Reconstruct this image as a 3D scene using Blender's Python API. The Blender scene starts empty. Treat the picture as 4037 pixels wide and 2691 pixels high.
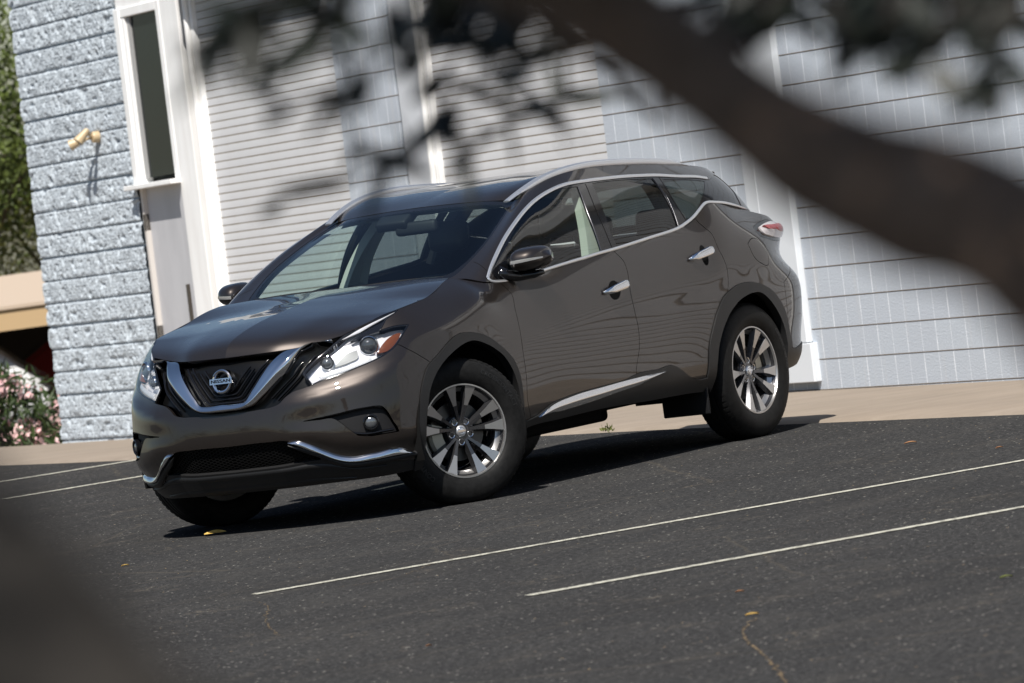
import bpy, bmesh, math, random
import numpy as np
from mathutils import Vector, Matrix, noise as mnoise
from mathutils.geometry import delaunay_2d_cdt

sc = bpy.context.scene
COL = sc.collection
R = math.radians

# ------------------------------------------------------------------ camera
CAM_P = (26.5113, 18.6060, 1.87915)
CAM_AZ, CAM_EL, CAM_ROLL = 0.581032507, 0.0340354901, -0.136741539
def make_camera():
    az, el, ro = CAM_AZ, CAM_EL, CAM_ROLL
    d = Vector((-math.cos(az)*math.cos(el), -math.sin(az)*math.cos(el), -math.sin(el)))
    r = d.cross(Vector((0, 0, 1))).normalized(); u = r.cross(d)
    c, s = math.cos(ro), math.sin(ro)
    X = c*r + s*u; Y = -s*r + c*u
    cam = bpy.data.objects.new('camera', bpy.data.cameras.new('camera'))
    COL.objects.link(cam)
    cam.matrix_world = Matrix(((X.x, Y.x, -d.x, CAM_P[0]), (X.y, Y.y, -d.y, CAM_P[1]), (X.z, Y.z, -d.z, CAM_P[2]), (0, 0, 0, 1)))
    cam.data.lens = 216.74; cam.data.sensor_width = 36
    cam.data.clip_start = .1; cam.data.clip_end = 2000
    cam.data.dof.use_dof = True
    cam.data.dof.focus_distance = 32.3
    cam.data.dof.aperture_fstop = 7.0
    sc.camera = cam
    return X, Y, d
CX, CY, CD = make_camera()

# ------------------------------------------------------------------ sky, sun, exposure
SUN_TO = Vector((.68, .25, 1.0)).normalized()
w = bpy.data.worlds.new('World'); sc.world = w; w.use_nodes = True
nt = w.node_tree
sky = nt.nodes.new('ShaderNodeTexSky'); sky.sky_type = 'NISHITA'; sky.sun_disc = False
sky.sun_elevation = math.asin(SUN_TO.z); sky.sun_rotation = math.atan2(SUN_TO.x, SUN_TO.y)
sky.air_density = 1.0; sky.dust_density = .6; sky.ozone_density = 1.2
nt.links.new(sky.outputs[0], nt.nodes['Background'].inputs[0])
nt.nodes['Background'].inputs[1].default_value = .05
sun = bpy.data.objects.new('sun', bpy.data.lights.new('sun', 'SUN')); COL.objects.link(sun)
sun.data.energy = 4.0; sun.data.angle = R(.53); sun.data.color = (1, .955, .89)
sun.rotation_euler = SUN_TO.to_track_quat('Z', 'Y').to_euler(); sun.location = (20, 12, 30)
sc.view_settings.view_transform = 'Standard'; sc.view_settings.look = 'None'
sc.view_settings.exposure = 0.72; sc.view_settings.gamma = 1.0

# ------------------------------------------------------------------ helpers
rng = random.Random(7)
def obj(name, verts, faces, m=None, parent=None, smooth=False, loc=None):
    me = bpy.data.meshes.new(name); me.from_pydata([tuple(v) for v in verts], [], [tuple(f) for f in faces]); me.update()
    if smooth: me.polygons.foreach_set('use_smooth', [True]*len(me.polygons))
    if m: me.materials.append(m)
    o = bpy.data.objects.new(name, me); COL.objects.link(o)
    if parent: o.parent = parent
    if loc: o.location = loc
    return o
def thing(name, label, cat, loc=(0, 0, 0), rot=None, group=None):
    o = bpy.data.objects.new(name, None); COL.objects.link(o); o.location = loc; o.empty_display_size = .2
    if rot is not None: o.rotation_euler = rot
    return tag(o, label, cat, group)
def tag(o, label, cat, group=None, kind=None):
    if label: o['label'] = label
    if cat: o['category'] = cat
    if group: o['group'] = group
    if kind: o['kind'] = kind
    return o
def struct(o): o['kind'] = 'structure'; return o
def auto(o, ang=35):
    me = o.data
    me.polygons.foreach_set('use_smooth', [True]*len(me.polygons))
    bm = bmesh.new(); bm.from_mesh(me)
    for e in bm.edges:
        if len(e.link_faces) != 2 or e.calc_face_angle(0) > R(ang): e.smooth = False
    bm.to_mesh(me); bm.free(); return o
class MB:
    def __init__(s): s.v = []; s.f = []
    def add(s, v, f):
        k = len(s.v); s.v += [tuple(p) for p in v]; s.f += [tuple(i+k for i in q) for q in f]; return s
    def box(s, x0, x1, y0, y1, z0, z1):
        v = [(x, y, z) for z in (z0, z1) for y in (y0, y1) for x in (x0, x1)]
        return s.add(v, [(0, 2, 3, 1), (4, 5, 7, 6), (0, 1, 5, 4), (2, 6, 7, 3), (0, 4, 6, 2), (1, 3, 7, 5)])
    def bevbox(s, x0, x1, y0, y1, z0, z1, b):
        bm = bmesh.new(); bmesh.ops.create_cube(bm, size=1)
        for v in bm.verts: v.co = Vector(((x0+x1)/2+v.co.x*(x1-x0), (y0+y1)/2+v.co.y*(y1-y0), (z0+z1)/2+v.co.z*(z1-z0)))
        bmesh.ops.bevel(bm, geom=bm.edges[:], offset=b, segments=3, affect='EDGES', profile=.5)
        bm.verts.index_update(); s.add([v.co for v in bm.verts], [[v.index for v in f.verts] for f in bm.faces]); bm.free(); return s
    def tube(s, pts, rad, n=10, cap=True):
        pts = [Vector(p) for p in pts]; k0 = len(s.v); m = len(pts)
        rad = [float(r) for r in rad] if hasattr(rad, "__len__") else [rad]*m
        up = Vector((0, 0, 1)); prev = None
        for i, p in enumerate(pts):
            t = (pts[min(i+1, m-1)]-pts[max(i-1, 0)]).normalized()
            if prev is None:
                a = t.cross(up);  a = a if a.length > .05 else t.cross(Vector((1, 0, 0)))
            else: a = prev - prev.dot(t)*t
            a.normalize(); prev = a; b = t.cross(a)
            for j in range(n):
                th = 2*math.pi*j/n; s.v.append(tuple(p+rad[i]*(math.cos(th)*a+math.sin(th)*b)))
        for i in range(m-1):
            for j in range(n):
                s.f.append((k0+i*n+j, k0+i*n+(j+1) % n, k0+(i+1)*n+(j+1) % n, k0+(i+1)*n+j))
        if cap: s.f.append(tuple(k0+j for j in range(n))[::-1]); s.f.append(tuple(k0+(m-1)*n+j for j in range(n)))
        return s
    def lathe(s, prof, n=64, axis='y', c=(0, 0, 0), close=False):
        k0 = len(s.v); m = len(prof)
        for i in range(n):
            a = 2*math.pi*i/n
            for r, h in prof:
                s.v.append((c[0]+r*math.cos(a), c[1]+h, c[2]+r*math.sin(a)) if axis == 'y' else (c[0]+r*math.cos(a), c[1]+r*math.sin(a), c[2]+h))
        for i in range(n):
            for j in range(m if close else m-1):
                a, b = i*m+j, i*m+(j+1) % m; c_, d = ((i+1) % n)*m+(j+1) % m, ((i+1) % n)*m+j
                s.f.append((k0+a, k0+b, k0+c_, k0+d))
        return s
    def build(s, name, m=None, parent=None, smooth=False, ang=None):
        o = obj(name, s.v, s.f, m, parent, smooth)
        return auto(o, ang) if ang else o
def text_mesh(body, size, extrude, align='CENTER', space=1.0):
    cu = bpy.data.curves.new('lettering', 'FONT'); cu.body = body; cu.size = size; cu.extrude = extrude
    cu.align_x = align; cu.align_y = 'CENTER'; cu.space_character = space; cu.resolution_u = 3; cu.offset = size*.022
    o = bpy.data.objects.new('lettering', cu); COL.objects.link(o)
    me = bpy.data.meshes.new_from_object(o.evaluated_get(bpy.context.evaluated_depsgraph_get()))
    v = [tuple(p.co) for p in me.vertices]; f = [tuple(p.vertices) for p in me.polygons]
    bpy.data.objects.remove(o); bpy.data.curves.remove(cu); bpy.data.meshes.remove(me)
    return v, f

# ------------------------------------------------------------------ materials
def mat(name, col=(.5, .5, .5), rough=.5, metal=0., coat=0., spec=.5, coat_r=.03):
    m = bpy.data.materials.new(name); m.use_nodes = True; b = m.node_tree.nodes['Principled BSDF']
    b.inputs['Base Color'].default_value = (*col, 1); b.inputs['Roughness'].default_value = rough; b.inputs['Metallic'].default_value = metal
    b.inputs['Coat Weight'].default_value = coat; b.inputs['Coat Roughness'].default_value = coat_r; b.inputs['Specular IOR Level'].default_value = spec
    return m
def N(m, t, **k):
    n = m.node_tree.nodes.new(t)
    for a, v in k.items():
        if a in ('operation', 'blend_type', 'data_type', 'feature', 'noise_dimensions', 'noise_type', 'distance', 'interpolation'): setattr(n, a, v)
        else: n.inputs[a].default_value = v
    return n
def L(m, a, b): m.node_tree.links.new(a, b)
def BS(m): return m.node_tree.nodes['Principled BSDF']
def coords(m, scale=(1, 1, 1), rot=(0, 0, 0), kind='Object'):
    tc = N(m, 'ShaderNodeTexCoord'); mp = N(m, 'ShaderNodeMapping'); mp.inputs['Scale'].default_value = scale; mp.inputs['Rotation'].default_value = rot
    L(m, tc.outputs[kind], mp.inputs[0]); return mp.outputs[0]
def noise(m, vec, scale, detail=4, rough=.55, dist=0.):
    n = N(m, 'ShaderNodeTexNoise', Scale=scale, Detail=detail, Roughness=rough, Distortion=dist); L(m, vec, n.inputs['Vector']); return n.outputs['Fac']
def ramp(m, fac, stops):
    r = N(m, 'ShaderNodeValToRGB'); e = r.color_ramp.elements
    while len(e) < len(stops): e.new(.5)
    for el, (p, c) in zip(e, stops): el.position = p; el.color = (*c, 1) if hasattr(c, '__len__') else (c, c, c, 1)
    L(m, fac, r.inputs[0]); return r.outputs[0]
def mix(m, fac, a, b, mode='MIX'):
    n = N(m, 'ShaderNodeMix', data_type='RGBA', blend_type=mode)
    for s, v in ((n.inputs[0], fac), (n.inputs[6], a), (n.inputs[7], b)):
        if hasattr(v, 'is_linked'): L(m, v, s)
        elif hasattr(v, '__len__'): s.default_value = (*v, 1)
        else: s.default_value = v
    return n.outputs[2]
def bumpn(m, h, strength, dist=.01):
    b = N(m, 'ShaderNodeBump', Strength=strength, Distance=dist); L(m, h, b.inputs['Height']); L(m, b.outputs[0], BS(m).inputs['Normal']); return b

def glass(name, tint, refl=1.0):
    m = bpy.data.materials.new(name); m.use_nodes = True; t = m.node_tree; t.nodes.clear()
    o = t.nodes.new('ShaderNodeOutputMaterial'); mx = t.nodes.new('ShaderNodeMixShader')
    tr = t.nodes.new('ShaderNodeBsdfTransparent'); tr.inputs[0].default_value = (*tint, 1)
    gl = t.nodes.new('ShaderNodeBsdfGlossy'); gl.inputs['Roughness'].default_value = .0; gl.inputs[0].default_value = (refl, refl, refl, 1)
    fr = t.nodes.new('ShaderNodeFresnel'); ge = t.nodes.new('ShaderNodeNewGeometry')
    io = t.nodes.new('ShaderNodeMapRange'); io.inputs['To Min'].default_value = 1.5; io.inputs['To Max'].default_value = 1/1.5   # thin pane: the same from both faces
    t.links.new(ge.outputs['Backfacing'], io.inputs['Value']); t.links.new(io.outputs[0], fr.inputs[0])
    t.links.new(fr.outputs[0], mx.inputs[0]); t.links.new(tr.outputs[0], mx.inputs[1]); t.links.new(gl.outputs[0], mx.inputs[2]); t.links.new(mx.outputs[0], o.inputs[0])
    return m
M = {}
def car_paint(name, col, metal=.55):
    m = mat(name, col, .40, metal, 1.0, .5, .010)
    n = noise(m, coords(m), 900, 1, .5); L(m, ramp(m, n, [(.3, tuple(c*.86 for c in col)), (.72, tuple(min(1, c*1.16) for c in col))]), BS(m).inputs['Base Color'])
    return m
M['paint'] = car_paint('brown_metallic_paint', (.028, .0219, .0187), .66)
M['chrome'] = mat('chrome', (.78, .79, .81), .05, 1.)
M['satin'] = mat('satin_silver', (.74, .75, .77), .33, .85)
M['gloss_black'] = mat('gloss_black', (.005, .005, .006), .10, 0, .3, .4)
M['grille_black'] = mat('grille_black', (.004, .004, .004), .28, 0, 0, .3)
M['mesh_black'] = mat('mesh_black', (.003, .003, .003), .5, 0, 0, .2)  # extra dark: the shade of the intake recess is in this black
M['trim'] = mat('dark_grey_cladding', (.012, .012, .0125), .48, 0, 0, .4)
M['black'] = mat('matt_black_plastic', (.008, .008, .009), .6, 0, 0, .3)
M['under'] = mat('underbody_black', (.006, .006, .006), .9, 0, 0, .1)
M['rubber'] = mat('tyre_rubber', (.018, .018, .019), .6, 0, 0, .15)
_n = noise(M['rubber'], coords(M['rubber']), 40, 3); L(M['rubber'], ramp(M['rubber'], _n, [(.3, .006), (.75, .013)]), BS(M['rubber']).inputs['Base Color'])
M['machined'] = mat('machined_alloy', (.50, .49, .48), .30, .88)
M['alloy'] = mat('grey_painted_alloy', (.075, .075, .08), .25, .75, .6)
M['reflector'] = mat('lamp_reflector', (.90, .90, .92), .20, .45)
M['lamp_white'] = mat('lamp_white_diffuser', (.80, .81, .82), .25, 0, .5)
M['tail_rim'] = mat('tail_lamp_rim', (.60, .56, .57), .15, .2, .8)
M['indicator'] = mat('indicator_lens', (.30, .30, .30), .12, .3, 1)
M['amber'] = mat('amber_reflector', (.125, .034, .008), .15, 0, .8)
M['red'] = mat('red_lamp', (.34, .016, .022), .12, 0, .8)
M['lens_dark'] = mat('projector_glass', (.05, .055, .06), .03, .2, 1)
M['lens'] = glass('clear_lens', (.96, .96, .96))
M['windshield'] = glass('windscreen_glass', (.78, .89, .88))
M['side_glass'] = glass('green_tint_glass', (.70, .79, .74))
M['privacy'] = glass('privacy_glass', (.27, .30, .29))
M['frit'] = mat('black_glass_border', (.006, .006, .007), .05, 0, .3)
M['seat'] = mat('dark_leather', (.018, .018, .020), .45)
M['lining'] = mat('pale_grey_lining', (.42, .42, .39), .8)
M['dash'] = mat('dashboard_grey', (.035, .036, .038), .6)
M['disc'] = mat('brake_disc_steel', (.12, .115, .11), .4, .8)
M['caliper'] = mat('caliper_pale_metal', (.45, .43, .36), .5, .6)

# ---- smooth patches of the car body: natural cubic splines through small nets of points (metres, car axes: x forward, y left, z up)
def _nat(n):
    A=np.zeros((n,n));B=np.zeros((n,n));A[0,0]=A[-1,-1]=1
    for i in range(1,n-1):
        A[i,i-1]=A[i,i+1]=1;A[i,i]=4;B[i,i-1]=B[i,i+1]=6;B[i,i]=-12
    return np.linalg.solve(A,B)
def _basis(n,t,M):
    t=np.clip(np.asarray(t,float),0,n-1);i=np.minimum(t.astype(int),n-2);f=t-i;g=1-f
    R=np.zeros((len(t),n));k=np.arange(len(t))
    R[k,i]+=g;R[k,i+1]+=f
    R+=((g**3-g)/6)[:,None]*M[i]+((f**3-f)/6)[:,None]*M[i+1]
    return R
class Net:
    """s runs along the columns, t along the rows"""
    def __init__(self,cols):
        self.P=np.array(cols,float);self.n,self.m=self.P.shape[:2];self.A=_nat(self.n);self.B=_nat(self.m)
    def raw(self,s,t):
        return np.einsum('ki,kj,ijc->kc',_basis(self.n,s,self.A),_basis(self.m,t,self.B),self.P)
    post=None
    def __call__(self,s,t):
        s=np.atleast_1d(np.asarray(s,float));t=np.atleast_1d(np.asarray(t,float))
        q=self.raw(s,t)
        return q if self.post is None else self.post(q,s,t)
    def nrm(self,s,t):
        h=.01;s=np.atleast_1d(s);t=np.atleast_1d(t)
        a=self(np.minimum(s+h,self.smax),t)-self(np.maximum(s-h,self.smin),t)
        b=self(s,np.minimum(t+h,self.tmax))-self(s,np.maximum(t-h,self.tmin))
        c=np.cross(a,b);return c/np.maximum(np.linalg.norm(c,axis=1),1e-12)[:,None]
    smin=0;tmin=0
    @property
    def smax(self):return self.n-1
    @property
    def tmax(self):return self.m-1
class Curve:
    def __init__(self,pts):
        self.P=np.array(pts,float);self.n=len(pts);self.A=_nat(self.n)
        d=np.r_[0,np.cumsum(np.linalg.norm(np.diff(self.P,axis=0),axis=1))];self.L=d/d[-1]
    def __call__(self,w):  # w in 0..1 by chord length
        return _basis(self.n,np.interp(np.clip(w,0,1),self.L,np.arange(self.n)),self.A)@self.P
class Coons(Net):
    """centre curve, side curve (front to back), front curve, back curve (centre to side)"""
    def __init__(self,ce,si,fr,ba):
        self.c,self.s_,self.f,self.b=map(Curve,(ce,si,fr,ba))
    smax=1;tmax=1
    def raw(self,s,t):   # s: front->back, t: centre->side
        S=s[:,None];T=t[:,None];c,d,f,b=self.c,self.s_,self.f,self.b
        k=(1-S)*(1-T)*c([0.])+S*(1-T)*c([1.])+(1-S)*T*d([0.])+S*T*d([1.])
        Tc=T*T*(3-2*T)*.0+T
        return (1-Tc)*c(s)+Tc*d(s)+(1-S)*f(t)+S*b(t)-k
def bump(x,c,w):return np.exp(-((x-c)/w)**2)
# rows from the sill / lip up to the hood edge and belt line; columns from the nose round the side to the tail
def col(x,y,z):
    n=9;f=lambda a:list(a) if hasattr(a,'__len__') else [a]*n
    return list(zip(f(x),f(y),f(z)))
ZFR=[.21,.27,.36,.47,.57,.67,.76,.85,.915]

BELT=[(-.34,.853,1.113),(-.372,.86,1.098),(-.47,.865,1.093),(-.6,.868,1.095),(-1.0,.872,1.121),(-1.26,.873,1.138),(-1.6,.874,1.16),(-1.86,.874,1.178),(-2.25,.87,1.208),(-2.41,.865,1.232),(-2.505,.86,1.258),(-2.58,.855,1.294),(-2.65,.85,1.322),(-2.77,.845,1.32),(-2.915,.835,1.30),(-3.1,.82,1.26),(-3.41,.77,1.195)]
def belt(x):
    b=np.array(BELT);return float(np.interp(-x,-b[:,0],b[:,1])),float(np.interp(-x,-b[:,0],b[:,2]))
def yside(x,z):
    """half width of the doors and haunches at station x, height z"""
    f=np.interp(-x,[0,.4,.8,1.6,2.1,2.6,2.9,3.2],[.952,.943,.938,.936,.941,.957,.957,.935])
    zs=np.interp(-x,[0,.8,1.6,2.2,2.7,3.2],[.93,.935,.945,.97,1.02,.98])
    lo=np.interp(-x,[0,.5,2.2,2.7,3.2],[.42,.43,.45,.48,.50])
    y=f-.8*np.maximum(0,z-zs)**1.7-2.2*np.maximum(0,lo-z)**2
    d=np.interp(-x,[.3,.9,1.7,2.3],[0,1,1,0])
    y=y-.105*np.maximum(0,.76-z)**1.5*np.interp(-x,[0,.5,2.2,2.6],[0,1,1,.2])
    return y
def side(x,z0,xt=None):
    xt=x if xt is None else xt
    yb,zb=belt(xt);zz=z0+(zb-z0)*np.array([0,.105,.22,.345,.475,.61,.74,.87,1])
    X=np.array([x]*6+[x+(xt-x)*.3,x+(xt-x)*.6,xt]);Y=[float(yside(a,b)) for a,b in zip(X,zz)]
    k=yb-Y[-1];Y=[y+k*w for y,w in zip(Y,[0,0,0,0,0,0,.12,.45,1])]
    return list(zip(X,Y,zz))
SIDE=[side(-.44,.28,-.36),side(-.75,.285),side(-1.1,.29),side(-1.45,.295),side(-1.8,.295),side(-2.1,.30),side(-2.32,.30),side(-2.46,.30),side(-2.57,.30),side(-2.68,.30),side(-2.85,.30),side(-3.12,.31)]
LOW=[
col([.80,.87,.92,.945,.945,.93,.912,.89,.855],0,ZFR),
col([.79,.86,.91,.935,.935,.918,.898,.872,.832],[.22]*8+[.20],ZFR),
col([.77,.84,.885,.905,.90,.885,.86,.815,.735],[.42]*9,[.21,.27,.36,.47,.57,.67,.76,.855,.924]),
col([.70,.77,.81,.83,.825,.80,.765,.72,.655],[.60]*9,[.21,.27,.36,.47,.57,.67,.77,.87,.952]),
col([.60,.66,.69,.70,.69,.665,.625,.565,.50],[.72,.745,.76,.77,.775,.77,.765,.745,.71],[.21,.27,.36,.47,.58,.69,.80,.91,1.012]),
col([.48,.50,.50,.50,.49,.47,.45,.42,.38],[.82,.85,.87,.88,.885,.88,.865,.83,.765],[.22,.28,.37,.48,.60,.72,.84,.95,1.043]),
col(.22,[.87,.91,.925,.935,.94,.935,.92,.875,.79],[.24,.30,.39,.50,.62,.74,.86,.97,1.067]),
col([0]*8+[.016],[.88,.925,.94,.95,.952,.95,.935,.895,.785],[.25,.32,.41,.52,.64,.76,.88,1.0,1.108]),
col([-.2]*8+[-.19],[.87,.915,.93,.94,.945,.945,.94,.90,.75],[.26,.33,.42,.54,.66,.78,.91,1.04,1.155]),
*SIDE,
col([-3.42,-3.43,-3.44,-3.46,-3.475,-3.46,-3.40,-3.45,-3.43],[.80,.86,.87,.88,.885,.875,.835,.825,.775],[.32,.41,.51,.62,.74,.86,.98,1.10,1.197]),
col([-3.66,-3.67,-3.68,-3.69,-3.70,-3.685,-3.62,-3.62,-3.56],[.62,.67,.69,.70,.705,.695,.665,.655,.62],[.33,.42,.52,.62,.74,.86,.97,1.09,1.18]),
col([-3.76,-3.79,-3.82,-3.82,-3.81,-3.79,-3.75,-3.70,-3.62],.42,[.33,.42,.52,.62,.74,.86,.97,1.08,1.19]),
col([-3.80,-3.84,-3.88,-3.88,-3.87,-3.84,-3.80,-3.74,-3.65],.2,[.33,.42,.52,.62,.74,.86,.97,1.08,1.19]),
col([-3.81,-3.85,-3.89,-3.89,-3.88,-3.85,-3.81,-3.75,-3.66],0,[.33,.42,.52,.62,.74,.86,.97,1.08,1.19]),
]
class Low(Net):
    def __init__(self,cols):
        mir=[[(x,-y,z) for x,y,z in c] for c in cols[3:0:-1]]     # keep the nose smooth across the middle
        mr=[[(x,-y,z) for x,y,z in c] for c in cols[-2:-4:-1]]
        super().__init__(mir+cols+mr);self.N=len(cols)
    def raw(self,s,t):return super().raw(np.asarray(s)+3,t)
    @property
    def smax(self):return self.N-1
B=Low(LOW)
HOOD=Coons([(.855,0,.915),(.835,0,.955),(.77,0,1.0),(.6,0,1.05),(.4,0,1.09),(.2,0,1.12),(0,0,1.145),(-.31,0,1.168)],
 [(.655,.60,.952),(.566,.68,.992),(.453,.73,1.026),(.37,.765,1.044),(.2,.788,1.068),(.10,.788,1.083),(.016,.785,1.108),(-.087,.765,1.138),(-.19,.74,1.157)],
 [(.855,0,.915),(.832,.20,.917),(.80,.3,.918),(.735,.42,.924),(.655,.60,.952)],
 [(-.31,0,1.168),(-.29,.3,1.168),(-.25,.55,1.165),(-.19,.74,1.157)])
def hc(x,y,z):return x,y,z
def lerpc(b,t,bul,zb=0):
    b=np.array(b,float);t=np.array(t,float);o=[]
    for k in (0,.28,.55,.80,1):
        q=b+(t-b)*k;w=4*k*(1-k)
        o.append((q[0],q[1]+bul*w,q[2]+zb*w))
    return o
GLS=[lerpc((-.31,0,1.150),(-1.07,0,1.532),0,.022),
lerpc((-.30,.3,1.150),(-1.075,.28,1.527),.0,.022),
lerpc((-.30,.55,1.147),(-1.095,.48,1.516),.008,.020),
lerpc((-.32,.74,1.142),(-1.14,.59,1.503),.012,.018),
lerpc((-.34,.850,1.113),(-1.25,.605,1.555),.030,.03),
lerpc((-.60,.868,1.095),(-1.42,.622,1.600),.035,.02),
lerpc((-.95,.872,1.118),(-1.60,.632,1.622),.035,.01),
lerpc((-1.3,.873,1.141),(-1.80,.636,1.628),.035,0),
lerpc((-1.65,.874,1.163),(-2.02,.636,1.622),.034,0),
lerpc((-2.0,.872,1.189),(-2.25,.632,1.609),.032,0),
lerpc((-2.3,.868,1.214),(-2.48,.627,1.593),.03,0),
lerpc((-2.56,.856,1.285),(-2.70,.62,1.573),.022,0),
lerpc((-2.80,.843,1.316),(-2.90,.61,1.550),.022,0),
lerpc((-3.10,.82,1.26),(-3.13,.585,1.52),.025,0),
lerpc((-3.38,.70,1.2),(-3.36,.47,1.49),.02,0),
lerpc((-3.52,.4,1.20),(-3.43,.28,1.503),0,0),
lerpc((-3.55,0,1.20),(-3.45,0,1.507),0,0)]
class Gls(Net):
    def __init__(self,cols):
        f=lambda cs:[[(x,-y,z) for x,y,z in c] for c in cs]
        super().__init__(f(cols[2:0:-1])+cols+f(cols[-2:-3:-1]));self.N=len(cols)
    def raw(self,s,t):return super().raw(np.asarray(s)+2,t)
    @property
    def smax(self):return self.N-1
H=Gls(GLS)
te=[tuple(c[-1]) for c in GLS]
ROOF=Coons([(-1.07,0,1.532),(-1.3,0,1.582),(-1.6,0,1.618),(-2.0,0,1.636),(-2.5,0,1.622),(-3.0,0,1.572),(-3.45,0,1.507)],te[3:14],te[0:4],te[:12:-1])
PATCH={'B':B,'T':HOOD,'H':H,'R':ROOF}
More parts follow.
